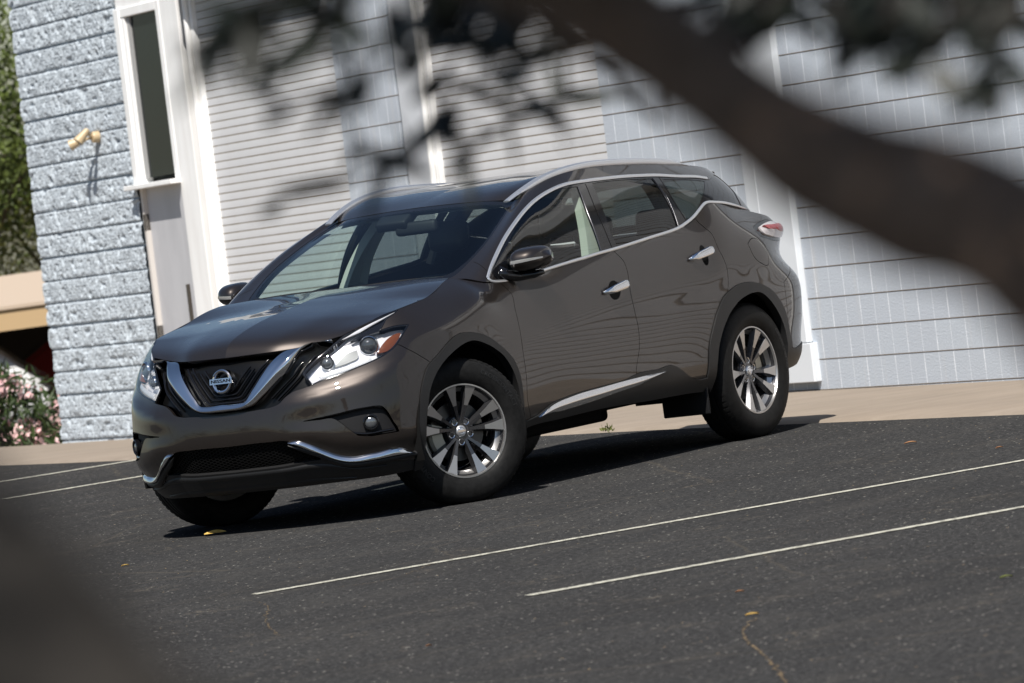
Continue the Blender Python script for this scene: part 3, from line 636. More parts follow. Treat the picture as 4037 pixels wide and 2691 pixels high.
        mb = MB(); rt = nn.cross(Vector((0, 0, 1))).normalized()
        def ring(r, o): return [Vector(pc)+nn*o+rt*(r*math.cos(a))+Vector((0, 0, 1))*(r*math.sin(a)) for a in np.linspace(0, 2*math.pi, 28, endpoint=False)]
        v = ring(.042, -.03)+ring(.042, .0)+ring(.036, .004)+ring(.031, -.004); f = []
        for k in range(3):
            for i in range(28): f.append((k*28+i, k*28+(i+1) % 28, (k+1)*28+(i+1) % 28, (k+1)*28+i))
        mb.add(v, f).build('lamp_rim', M['gloss_black'], fg, ang=40)
        v = [Vector(pc)+nn*.002]+ring(.013, .001)+ring(.022, -.002)+ring(.030, -.008); f = [(0, 1+i, 1+(i+1) % 28) for i in range(28)]
        for k in range(2):
            for i in range(28): f.append((1+k*28+i, 1+(k+1)*28+i, 1+(k+1)*28+(i+1) % 28, 1+k*28+(i+1) % 28))
        MB().add(v, f).build('fog_lens', M['fogglass'], fg, smooth=True)
        bl = t_('fog'); strip('recess_edge', B, bl[1:6], .016, .006, M['gloss_black'], fg, off=-.012, sides=S1)
        strip('recess_edge', B, [(3.35, 2.95), (3.7, 2.80), (4.1, 2.80), (4.42, 2.80)], .014, .006, M['gloss_black'], fg, off=-.012, sides=S1)
        bcv = t_('bchrome'); bcv[8] = (4.98, 1.47)
        band('bumper_chrome', B, bcv[:9], [bcv[0]]+bcv[9:][::-1]+[bcv[8]], [.010, .024, .024, .008], M['chrome'], car, S1, hs=np.interp(np.linspace(0, 1, 60), [0, .2, .9, 1], [.6, 1, 1, .7]))
        low = np.array(bcv[9:]+[bcv[0]]); strip('chrome_surround', B, [(5.12, 1.34)]+[(x-.02, y-.12) for x, y in low], .03, .012, M['trim'], car, off=.004, sides=S1, taper=(0, .08))
    piece('rear_bumper', B, V, g('rbump'), P, car, inset=.002, sides=both, depth=.02)
    piece('rear_bumper_skirt', B, V, g('rblack'), M['trim'], car, off=.006, sides=both, depth=.02)
    piece('tailgate', B, V, g('gate'), P, car, inset=.002, sides=both, depth=.02)
    # dark inside of the shell
    mb = MB()
    keep = (lab != idx['voidB']) & (lab != idx['voidF']) & (lab != idx['voidR']) & (lab != idx['below'])
    piece('inner_shell', B, V, F[keep & (V[F].mean(1)[:, 0] < 5.3)], M['under'], car, off=-.085, depth=0, sides=both)
    piece('inner_shell', B, V, F[keep & (V[F].mean(1)[:, 0] >= 5.3)], M['under'], car, off=-.030, depth=0, sides=both)
    build_grille(car, gp, inp, Pin)
    build_glasshouse(car)
    build_hood_roof(car)
    build_mirrors(car)
    build_inside(car)
    build_under(car)
    for x, y, st, ph in ((0, .82, -28.44, 3.5), (0, -.82, -28.44, 20), (-2.825, .82, 0, 39), (-2.825, -.82, 0, 10)):
        build_wheel(car, x, y, R(st), R(ph))
    return car

def build_lamp(car, S1, V, g, P):
    sd = S1[0]
    lamp = piece('headlight', B, V, g('hl'), M['reflector'], car, off=-.045, sides=S1, depth=-.045)
    hl = t_('headlight'); outline = poly(hl[:6], hl[5:8], hl[7:9], hl[8:11], hl[10:16], hl[15:20], hl[19:21]+[hl[0]])
    strip('black_edge', B, None, .014, .003, M['gloss_black'], lamp, off=-.004, sides=S1, curve=np.vstack([outline, outline[:1]]))
    overlay('lamp_mask', B, poly([(3.30, 7.52), (3.62, 7.62), (4.42, 7.76)], [(4.42, 7.76), (4.13, 7.36)], [(4.13, 7.36), (3.80, 7.42), (3.30, 7.52)]), M['gloss_black'], lamp, .06, .1, off=-.008, depth=.03, sides=S1)
    overlay('lamp_mask', B, poly([(4.2, 6.12), (4.42, 6.24), (4.62, 6.40), (5.12, 7.02)], [(5.12, 7.02), (4.86, 6.74), (4.56, 6.36), (4.36, 6.24), (4.2, 6.12)]), M['gloss_black'], lamp, .05, .1, off=-.010, depth=.03, sides=S1)
    am = t_('hl_amber'); overlay('side_marker', B, poly(am+[am[0]]), M['amber'], lamp, .06, .1, off=-.012, depth=.03, sides=S1, dome=(.006, .02))
    dr = t_('hl_drl'); overlay('light_strip', B, poly(dr[:4], dr[3:5], dr[4:8], [dr[7], dr[0]]), M['drl'], lamp, .06, .1, off=-.014, depth=.03, sides=S1, dome=(.005, .012))
    # projector and the two bowls
    n = np.array([.84, sd*.54, 0])
    for (s, t), r, m in (((3.80, 6.86), .041, 'lens_dark'), ((2.80, 6.60), .030, 'fogglass')):
        c = B([s], [t])[0]*np.array([1, sd, 1])-n*.020
        nv = Vector(n).normalized(); rt = nv.cross(Vector((0, 0, 1))).normalized(); C0 = Vector(c)
        def ring(rr, o): return [C0+nv*o+rt*rr*math.cos(a)+Vector((0, 0, 1))*rr*math.sin(a) for a in np.linspace(0, 2*math.pi, 28, endpoint=False)]
        v = ring(r*1.22, -.03)+ring(r*1.22, .000)+ring(r*1.10, .006)+ring(r*1.0, -.004); f = []
        for k in range(3):
            for i in range(28): f.append((k*28+i, k*28+(i+1) % 28, (k+1)*28+(i+1) % 28, (k+1)*28+i))
        MB().add(v, f).build('lamp_rim', M['chrome'], lamp, ang=40)
        v = [C0+nv*.020]; v += ring(r*.35, .0185)+ring(r*.7, .012)+ring(r, -.003); f = [(0, 1+i, 1+(i+1) % 28) for i in range(28)]
        for k in range(2):
            for i in range(28): f.append((1+k*28+i, 1+(k+1)*28+i, 1+(k+1)*28+(i+1) % 28, 1+k*28+(i+1) % 28))
        MB().add(v, f).build('projector_lens', M[m], lamp, smooth=True)
    overlay('lamp_mask', B, poly([(2.95, 6.40), (3.25, 6.95), (3.50, 7.0)], [(3.50, 7.0), (3.55, 6.62), (3.35, 6.48), (2.95, 6.40)]), M['lamp_grey'], lamp, .06, .1, off=-.034, depth=.01, sides=S1)
    strip('chrome_fin', B, [(3.05, 7.78), (3.63, 7.86), (4.32, 7.88), (5.0, 7.93)], .020, .004, M['reflector'], lamp, off=-.006, sides=S1, taper=(.1, .25))
    piece('clear_cover', B, V, g('hl'), M['lens'], lamp, off=.001, sides=S1, depth=0)

def build_grille(car, gp, inp, Pin):
    both = (1, -1)
    vo = t_('v_out'); vi = t_('v_in')
    band('chrome_surround', B, [(0, vo[0][1])]+vo[1:11], [(0, vi[0][1])]+vi[1:6]+vi[7:9]+[(2.79, 7.79)], [.006, .029, .027, .023, .016], M['chrome'], gp, both, n=90, mirror_join=True, side_depth=.045, na=13)
    # nested ribs: pale-edged gloss ribs inside the V and outside it
    c = np.array([(0, vi[0][1])]+vi[1:9]); mb_k = 0
    for k in (.16, .34, .52, .70):
        q = c.copy(); q[:, 0] = q[:, 0]-k*.62; q[:, 1] = q[:, 1]+k*1.15
        q = q[(q[:, 0] > -.01)]; q = np.vstack([[0, q[0, 1]], q]) if q[0, 0] > 1e-3 else q
        q = q[q[:, 1] < 7.75]
        strip('grille_rib', B, [tuple(x) for x in q], .013, .010, M['gloss_black'], gp, off=-.030, sides=both)
    c = np.array([(0, vo[0][1])]+vo[1:9])
    for k in (.22, .46):
        q = c[3:].copy(); q[:, 0] += k*.72; q[:, 1] -= k*.62; q = q[q[:, 1] < 7.5]
        [strip('grille_rib', B, [tuple(x) for x in q], .012, .010, M['gloss_black'], gp, off=-.030, sides=(sd,)) for sd in both]
    # honeycomb of the lower grille
    mb = MB(); hs, ht = .062, .155
    Pi = Pin
    segs = []
    for i in range(-1, 46):
        for j in range(0, 16):
            cx = i*hs*1.5+.02; cy = 1.6+j*ht*1.0+(ht*.5 if i % 2 else 0)
            for a0 in (0, 1, 2):
                A = math.pi/3*a0; Bq = math.pi/3*(a0+1); segs.append(((cx+hs*math.cos(A), cy+ht*.577*math.sin(A)), (cx+hs*math.cos(Bq), cy+ht*.577*math.sin(Bq))))
    segs = np.array(segs); md = segs.mean(1); segs = segs[inside(Pi, md) & (md[:, 0] > .01)]
    p0 = B(segs[:, 0, 0], segs[:, 0, 1]); p1 = B(segs[:, 1, 0], segs[:, 1, 1]); n = B.nrm(md[inside(Pi, md) & (md[:, 0] > .01)][:, 0], md[inside(Pi, md) & (md[:, 0] > .01)][:, 1]); n *= np.sign(n[:, :1])
    for sd in both:
        mr = np.array([1, sd, 1.])
        for u, v, k in zip(p0, p1, n):
            d = np.cross(k, v-u); d = d/(np.linalg.norm(d)+1e-9)*.0022
            q = [u-d-k*.034, u+d-k*.034, v+d-k*.034, v-d-k*.034, u-d-k*.026, u+d-k*.026, v+d-k*.026, v-d-k*.026]
            mb.add([x*mr for x in q], [(4, 5, 6, 7), (0, 1, 5, 4), (2, 3, 7, 6), (1, 2, 6, 5), (3, 0, 4, 7)])
    mb.build('mesh_insert', M['mesh_black'], inp)
    # emblem: ring with a lettered bar
    pc = B([0.], [6.44])[0]; n = Vector((1, 0, .16)).normalized(); rt = Vector((0, 1, 0)); up = n.cross(rt)*-1
    up = Vector((-.16, 0, 1)).normalized(); C0 = Vector(pc)+n*.006
    mb = MB(); k0 = 40
    prof = [(.0455, -.03), (.0455, .004), (.049, .010), (.056, .012), (.0625, .007), (.064, -.03)]
    v = []; f = []
    for i in range(k0):
        A = 2*math.pi*i/k0
        for r, h in prof: v.append(C0+rt*r*math.cos(A)+up*r*math.sin(A)+n*h)
    for i in range(k0):
        for j in range(5): f.append((i*6+j, ((i+1) % k0)*6+j, ((i+1) % k0)*6+j+1, i*6+j+1))
    em = mb.add(v, f).build('emblem', M['chrome'], gp, ang=30)
    v = []; w_, h_ = .072, .0150
    for z in (0, .016):
        k = 1 if z == 0 else .97
        for a, b in ((-1, -1), (1, -1), (1, 1), (-1, 1)): v.append(C0+rt*a*w_*k+up*b*h_*k+n*z)
    MB().add(v, [(4, 5, 6, 7), (0, 1, 5, 4), (1, 2, 6, 5), (2, 3, 7, 6), (3, 0, 4, 7)]).build('name_bar', M['chrome'], em)
    tv, tf = text_mesh('NISSAN', .0235, .0008, space=1.06)
    wd = max(a[0] for a in tv)-min(a[0] for a in tv); kx = .122/wd
    obj('lettering', [C0+rt*x*kx+up*(y)+n*(.0172+z) for x, y, z in tv], tf, M['gloss_black'], em)

def build_glasshouse(car):
    both = (1, -1)
    tco = t_('topchrome_out'); tci = t_('topchrome_in'); bi = t_('belt_in'); bo = t_('belt_out')
    wse = t_('ws_edge'); wse = [(1.2, -.1)]+[(2.29, .02)]+wse[1:]; wse[-1] = (2.98, 4.2)
    Pws = poly([(-.1, -.1), (1.2, -.1)], wse, [wse[-1], (-.1, 4.2)], [(-.1, 4.2), (-.1, -.1)])
    wg = [(0, .15), (1.0, .16), (1.654, .18), (2.229, .20), (2.468, .30), (2.693, .74), (2.89, 1.50), (2.915, 2.6), (2.88, 3.3), (2.6, 3.62), (1.9, 3.70), (1.0, 3.72), (0, 3.72)]
    Pwg = poly(wg[:5], wg[4:9], wg[8:], [wg[-1], wg[0]])
    dl = [(12.22, 2.281), (12.7, 2.2), (13.25, 2.3), (13.35, 1.6), (13.1, .9), (12.996, .24)]
    Pdark = poly(tci, [tci[-1], (12.4, 2.35)], [(12.4, 2.35), (12.75, 2.75), (13.05, 3.2)], [(13.05, 3.2), (13.42, 2.9), (13.42, 2.2), (13.1, 1.0), (12.996, .24)], bi[::-1], [bi[0], tci[0]])
    w1 = t_('win1'); w2 = t_('win2'); w3 = t_('win3')
    Pw1 = poly(w1[:6], w1[5:9], w1[8:12], w1[11:]+[w1[0]])
    Pw2 = poly(w2[:4], w2[3:6], w2[5:7], w2[6:]+[w2[0]])
    Pw3 = poly(w3[:3], w3[2:7], w3[6:]+[w3[0]])
    Prw = poly([(14.1, .5), (14.05, 3.3)], [(14.05, 3.3), (18, 3.4)], [(18, 3.4), (18, .4)], [(18, .4), (14.1, .5)])
    regs = [('wg', Pwg), ('ws', Pws), ('w1', Pw1), ('w2', Pw2), ('w3', Pw3), ('dark', Pdark), ('rw', Prw)]
    V, F, lab = partition(H, regs, .10, .16)
    gg = lambda i: F[lab == i]
    c = V[F].mean(1)
    piece('windscreen', H, V, gg(0), M['windshield'], car, off=-.002, depth=0, sides=both)
    piece('windscreen_border', H, V, gg(1), M['frit'], car, off=-.002, depth=.01, sides=both)
    for sd in both:
        S1 = (sd,)
        piece('side_frame', H, V, F[(lab < 0) & (c[:, 0] < 13.9)], M['paint'], car, sides=S1, depth=.012)
        pl = piece('window_pillars', H, V, gg(5), M['gloss_black'], car, off=-.003, sides=S1, depth=.008)
        piece('front_side_window', H, V, gg(2), M['side_glass'], car, off=-.006, sides=S1, depth=0)
        piece('rear_side_window', H, V, gg(3), M['privacy'], car, off=-.006, sides=S1, depth=0)
        piece('quarter_window', H, V, gg(4), M['privacy'], car, off=-.005, sides=S1, depth=0)
        tm = (spl(tco[1:])[np.linspace(0, len(spl(tco[1:]))-1, 24).astype(int)]+spl(tci)[np.linspace(0, len(spl(tci))-1, 24).astype(int)])/2; tm = [tuple(a) for a in tm]
        ch = strip('window_trim', H, [(4.10, .10)]+tm, .021, .006, M['satin'], car, off=.001, sides=S1)
        bm_ = (np.array(bi)+np.array(bo))/2
        bm_ = [tuple(a) for a in bm_[1:]]; bm_[-1] = (13.3, .12)
        strip('belt_trim', H, [(4.08, .12), (4.22, .05)]+bm_, .017, .006, M['satin'], ch, off=.002, sides=S1, taper=(0, .25))
        # shut lines in the black pillars and the slim division bar
        strip('pillar_gap', H, t_('bgap')[1:], .006, .0006, M['under'], pl, off=-.0025, sides=S1)
        strip('pillar_gap', H, t_('rdiv')[:], .006, .0006, M['under'], pl, off=-.0025, sides=S1)
        strip('division_bar', H, [(9.73, 2.9)]+t_('rchrome'), .012, .004, M['gloss_black'], pl, off=-.003, sides=S1)
        strip('division_bar', H, t_('rchrome'), .007, .003, M['alloy'], pl, off=.0005, sides=S1, taper=(.2, 0))
        strip('division_bar', H, [(6.591, 2.989), (6.883, 1.996), (7.231, .952), (7.5, .117)], .008, .003, M['alloy'], pl, off=-.002, sides=S1)
        strip('pillar_gap', H, t_('apillar_seam'), .004, .0004, M['under'], car, off=.0002, sides=S1)
        # inside of the pillars
        overlay('pillar_lining', H, poly([(2.55, .05), (2.86, .8), (3.12, 1.6), (3.15, 2.6), (3.15, 3.75)], [(3.15, 3.75), (4.4, 2.55)], [(4.4, 2.55), (4.05, 1.7), (3.95, .9), (4.0, .3), (4.0, .05)], [(4.0, .05), (2.55, .05)]), M['lining'], car, .2, .3, off=-.045, depth=0, sides=S1)
        overlay('pillar_lining', H, poly([(6.75, 3.3), (7.1, 3.3)], [(7.1, 3.3), (7.45, 1.9), (7.95, .05)], [(7.95, .05), (7.35, .05)], [(7.35, .05), (6.98, 1.9), (6.75, 3.3)]), M['lining'], car, .2, .3, off=-.05, depth=.05, sides=S1)
        overlay('pillar_lining', H, poly([(9.8, 3.2), (10.4, 3.2)], [(10.4, 3.2), (10.6, 0.05)], [(10.6, .05), (10.0, .05)], [(10.0, .05), (9.8, 3.2)]), M['seat'], car, .2, .3, off=-.05, depth=.05, sides=S1)
    piece('rear_window', H, V, gg(6), M['privacy'], car, off=-.004, depth=0, sides=both)
    piece('tailgate_frame', H, V, F[(lab < 0) & (c[:, 0] >= 13.9)], M['gloss_black'], car, sides=both, depth=.012)
    # interior mirror and sensor box behind the windscreen
    im = MB().bevbox(-.025, .025, -.125, .125, -.036, .036, .022).build('cabin_mirror', M['black'], car, smooth=True); im.location = (-1.02, .02, 1.425); im.rotation_euler = (0, R(-8), R(8))
    sb_ = MB().bevbox(-.08, .06, -.10, .10, -.028, .028, .014).build('sensor_box', M['black'], car, smooth=True); sb_.location = (-1.03, -.12, 1.472); sb_.rotation_euler = (0, R(28), 0)

def build_hood_roof(car):
    both = (1, -1)
    def full(S, n=(60, 30)):
        s = np.linspace(0, 1, n[0]); t = np.linspace(0, 1, n[1]); V = np.array([(a, b) for a in s for b in t]); F = []
        for i in range(n[0]-1):
            for j in range(n[1]-1):
                a = i*n[1]+j; F += [(a, a+n[1], a+n[1]+1), (a, a+n[1]+1, a+1)]
        return V, np.array(F)
    V, F = full(HOOD); piece('hood', HOOD, V, F, M['paint'], car, off=.001, depth=.035, inset=.003, sides=both)
    V, F = full(ROOF); piece('roof', ROOF, V, F, M['paint'], car, depth=.02, sides=both)
    V, F = full(ROOF, (20, 10)); piece('headliner', ROOF, V, F, M['lining'], car, off=-.045, depth=0, sides=both)
    # cowl under the windscreen
    mb = MB(); v = []
    for y in np.linspace(-.74, .74, 21):
        k = abs(y)/.74; x = -.30+.13*k**2; z = 1.158-.010*k*k
        v += [(x+.06, y, z-.035), (x-.02, y, z-.012), (x-.10, y, z-.03), (x-.10, y, z-.12)]
    mb.add(v, [(i*4+j, i*4+4+j, i*4+5+j, i*4+1+j) for i in range(20) for j in range(3)]).build('cowl', M['black'], car, smooth=True)
    for y0, y1 in ((-.62, -.02), (-.02, .60)):
        pts = [Vector((-.33-.02*k, y0+(y1-y0)*k, 1.160+.008*math.sin(k*3.1))) for k in np.linspace(0, 1, 8)]
        MB().tube(pts, .008, 6).build('wiper', M['black'], car, smooth=True)
    # roof rails
    rail = [(-1.062, .585, 1.508), (-1.134, .597, 1.541), (-1.257, .61, 1.583), (-1.449, .62, 1.626), (-1.746, .628, 1.652), (-2.055, .628, 1.648), (-2.383, .62, 1.630), (-2.68, .61, 1.602), (-2.85, .60, 1.566), (-2.93, .595, 1.545)]
    cv = Curve(rail); cc = cv(np.linspace(0, 1, 60))
    for sd in both:
        mb = MB(); v = []; n = 12
        for i, p in enumerate(cc):
            k = i/59; T = (cc[min(i+1, 59)]-cc[max(i-1, 0)]); T /= np.linalg.norm(T); S_ = np.array([0, 1, 0]); U = np.cross(S_, T)*-1; U = U if U[2] > 0 else -U
            hgt = .042*min(1, .25+k*7, .12+(1-k)*6); wd = .021
            for j in range(n):
                a = 2*math.pi*j/n; v.append((p+S_*wd*math.cos(a)+U*(hgt*.5*math.sin(a)-hgt*.5))*np.array([1, sd, 1]))
        f = [(i*n+j, i*n+(j+1) % n, (i+1)*n+(j+1) % n, (i+1)*n+j) for i in range(59) for j in range(n)]
        f += [tuple(range(n))[::-1], tuple(59*n+j for j in range(n))]
        mb.add(v, f).build('roof_rail', M['satin'], car, ang=40)
    # rear spoiler lip
    mb = MB(); v = []
    for y in np.linspace(-.56, .56, 17):
        k = (abs(y)/.56)**2; v += [(-3.30+.16*k, y, 1.514-.004*k), (-3.46+.19*k, y, 1.498-.01*k), (-3.46+.19*k, y, 1.484-.01*k), (-3.30+.16*k, y, 1.475)]
    f = [(i*4+j, i*4+(j+1) % 4, i*4+4+(j+1) % 4, i*4+4+j) for i in range(16) for j in range(4)]+[(0, 1, 2, 3), (67, 66, 65, 64)]
    mb.add(v, f).build('roof_spoiler', M['paint'], car, ang=40)

def build_mirrors(car):
    for sd in (1, -1):
        # housing: rounded loft across the car
        root_ = None; v = []; n = 24; Y = np.linspace(0, 1, 15)
        for k in Y:
            y = .870+.185*k; e = (1-abs(2*k-1.0)**3.2)**.5 if 0 < k < 1 else .05
            hx = .140*e*(1-.10*k); hz = .074*e*(1.05-.22*k); cx = -.660-.040*k; cz = 1.185+.012*k
            for j in range(n):
                a = 2*math.pi*j/n; c_, s_ = math.cos(a), math.sin(a)
                x = cx+hx*np.sign(c_)*abs(c_)**.75*(1.15 if c_ > 0 else .55); z = cz+hz*np.sign(s_)*abs(s_)**.8*(1 if s_ > 0 else .82)
                v.append((x, y*sd, z))
        f = [(i*n+j, (i+1)*n+j, (i+1)*n+(j+1) % n, i*n+(j+1) % n) for i in range(14) for j in range(n)]
        f = [q if sd > 0 else q[::-1] for q in f]+[tuple(range(n)), tuple(14*n+j for j in range(n))]
        mr = MB().add(v, f).build('door_mirror', M['paint'], car, smooth=True)
        def row(frac, j0, j1, push):
            out = []
            for i in frac:
                y = .870+.185*i; e = (1-abs(2*i-1.0)**3.2)**.5; hx = .140*e*(1-.10*i)+push; hz = .074*e*(1.05-.22*i)+push; cx = -.660-.040*i; cz = 1.185+.012*i
                r = []
                for a in np.linspace(j0, j1, 7):
                    c_, s_ = math.cos(a), math.sin(a); r.append((cx+hx*np.sign(c_)*abs(c_)**.75*(1.15 if c_ > 0 else .55), y*sd, cz+hz*np.sign(s_)*abs(s_)**.8*(1 if s_ > 0 else .82)))
                out.append(r)
            return out
        rr = row(np.linspace(.20, .965, 16), -.10, .06, .0022); v = [p for r in rr for p in r]
        f = [(i*7+j, (i+1)*7+j, (i+1)*7+j+1, i*7+j+1) for i in range(15) for j in range(6)]
        MB().add(v, [q if sd > 0 else q[::-1] for q in f]).build('indicator', M['indicator'], mr, smooth=True)
        # dark lower shell and foot
        rr = row(np.linspace(.03, .92, 16), -2.2, -1.2, .003); v = [p for r in rr for p in r]
        MB().add(v, [q if sd > 0 else q[::-1] for q in f]).build('lower_shell', M['gloss_black'], mr, smooth=True)
        MB().tube([(-.50, .840*sd, 1.150), (-.54, .865*sd, 1.125), (-.60, .90*sd, 1.110), (-.67, .95*sd, 1.110), (-.70, 1.0*sd, 1.118)], [.036, .032, .026, .022, .012], 12).build('mirror_foot', M['gloss_black'], mr, smooth=True)
        gl_ = MB().bevbox(-.004, .004, -.055, .055, -.036, .036, .003).build('mirror_glass', M['chrome'], mr, smooth=True); gl_.location = (-.738, .958*sd, 1.192)

def build_inside(car):
    d = MB(); v = []
    for y in np.linspace(-.72, .72, 25):
        hump = .035*bump(y, .37, .20); v += [(-.30, y, 1.125), (-.50, y, 1.115+hump*.3), (-.78, y, 1.085+hump), (-.92, y, 1.04+hump), (-.97, y, .85), (-.95, y, .6)]
    d.add(v, [(i*6+j, i*6+6+j, i*6+7+j, i*6+1+j) for i in range(24) for j in range(5)]).build('dashboard', M['dash'], car, smooth=True)
    MB().tube([Vector((-1.06, .37, .97))+Vector((.06*math.sin(a)*1.0, .185*math.cos(a), .17*math.sin(a))) for a in np.linspace(0, 2*math.pi, 32)], .016, 8, False).build('steering_wheel', M['seat'], car, smooth=True)
    for y in (.37, -.37):
        s = thing('front_seat', None, None); s.parent = car
        MB().bevbox(-1.75, -1.25, y-.25, y+.25, .55, .72, .06).build('cushion', M['seat'], s, smooth=True)
        b = MB().bevbox(-.08, .08, -.22, .22, -.02, .50, .08).build('backrest', M['seat'], s, smooth=True); b.location = (-1.72, y, .66); b.rotation_euler = (0, R(-16), 0)
        h = MB().bevbox(-.05, .05, -.125, .125, -.085, .085, .045).build('headrest', M['seat'], s, smooth=True); h.location = (-1.90, y, 1.345); h.rotation_euler = (0, R(-8), 0)
    bs = thing('rear_bench', None, None); bs.parent = car
    MB().bevbox(-2.55, -2.1, -.62, .62, .55, .75, .06).build('cushion', M['seat'], bs, smooth=True)
    b = MB().bevbox(-.09, .09, -.64, .64, 0, .50, .07).build('backrest', M['seat'], bs, smooth=True); b.location = (-2.62, 0, .68); b.rotation_euler = (0, R(-18), 0)
    for y in (.42, -.42, 0):
        h = MB().bevbox(-.05, .05, -.12, .12, -.07, .08, .04).build('headrest', M['seat'], bs, smooth=True); h.location = (-2.80, y, 1.25); h.rotation_euler = (0, R(-10), 0)
    MB().box(-3.6, .2, -.75, .75, .46, .50).build('cabin_floor', M['under'], car)

def build_under(car):
    u = MB()
    u.bevbox(.10, .74, -.55, .55, .245, .5, .04)
    for x0, x1, y0, y1, z0, z1 in ((-1.55, -.55, -.62, .70, .255, .5), (-1.85, -1.0, -.55, .55, .235, .5), (-2.35, -1.5, -.60, .66, .30, .5), (-3.55, -2.3, -.45, .45, .33, .5)): u.bevbox(x0, x1, y0, y1, z0, z1, .03)
    for y in (.3, -.3): u.tube([(-.3, y, .27), (-1.5, y, .27), (-2.2, y, .30)], .035, 8)
    u.tube([(-2.825, -.7, .36), (-2.825, .7, .36)], .045, 8); u.tube([(0, -.7, .36), (0, .7, .36)], .035, 8)
    u.build('underbody', M['under'], car)
    for sd in (1, -1):
        a, b = (.60, .90); y0, y1 = sorted((a*sd, b*sd))
        MB().bevbox(-2.335, -2.315, y0, y1, .185, .40, .008).build('mud_flap', M['black'], car, ang=40)
    # wheel housings: an arched tunnel and its inner wall
    for x in (0, -2.825):
        for sd in (1, -1):
            xs = x+.03 if x == 0 else x; n = 26; v = []; rr = .475
            for a in np.linspace(-.25, math.pi+(.25 if x == 0 else -.03), n):
                for y in (.40, .895): v.append((xs+rr*math.cos(a), y*sd, .385+rr*math.sin(a)))
            f = [(i*2, i*2+1, i*2+3, i*2+2) for i in range(n-1)]+[tuple(i*2 for i in range(n))]
            MB().add(v, f).build('wheel_housing', M['under'], car, smooth=True)

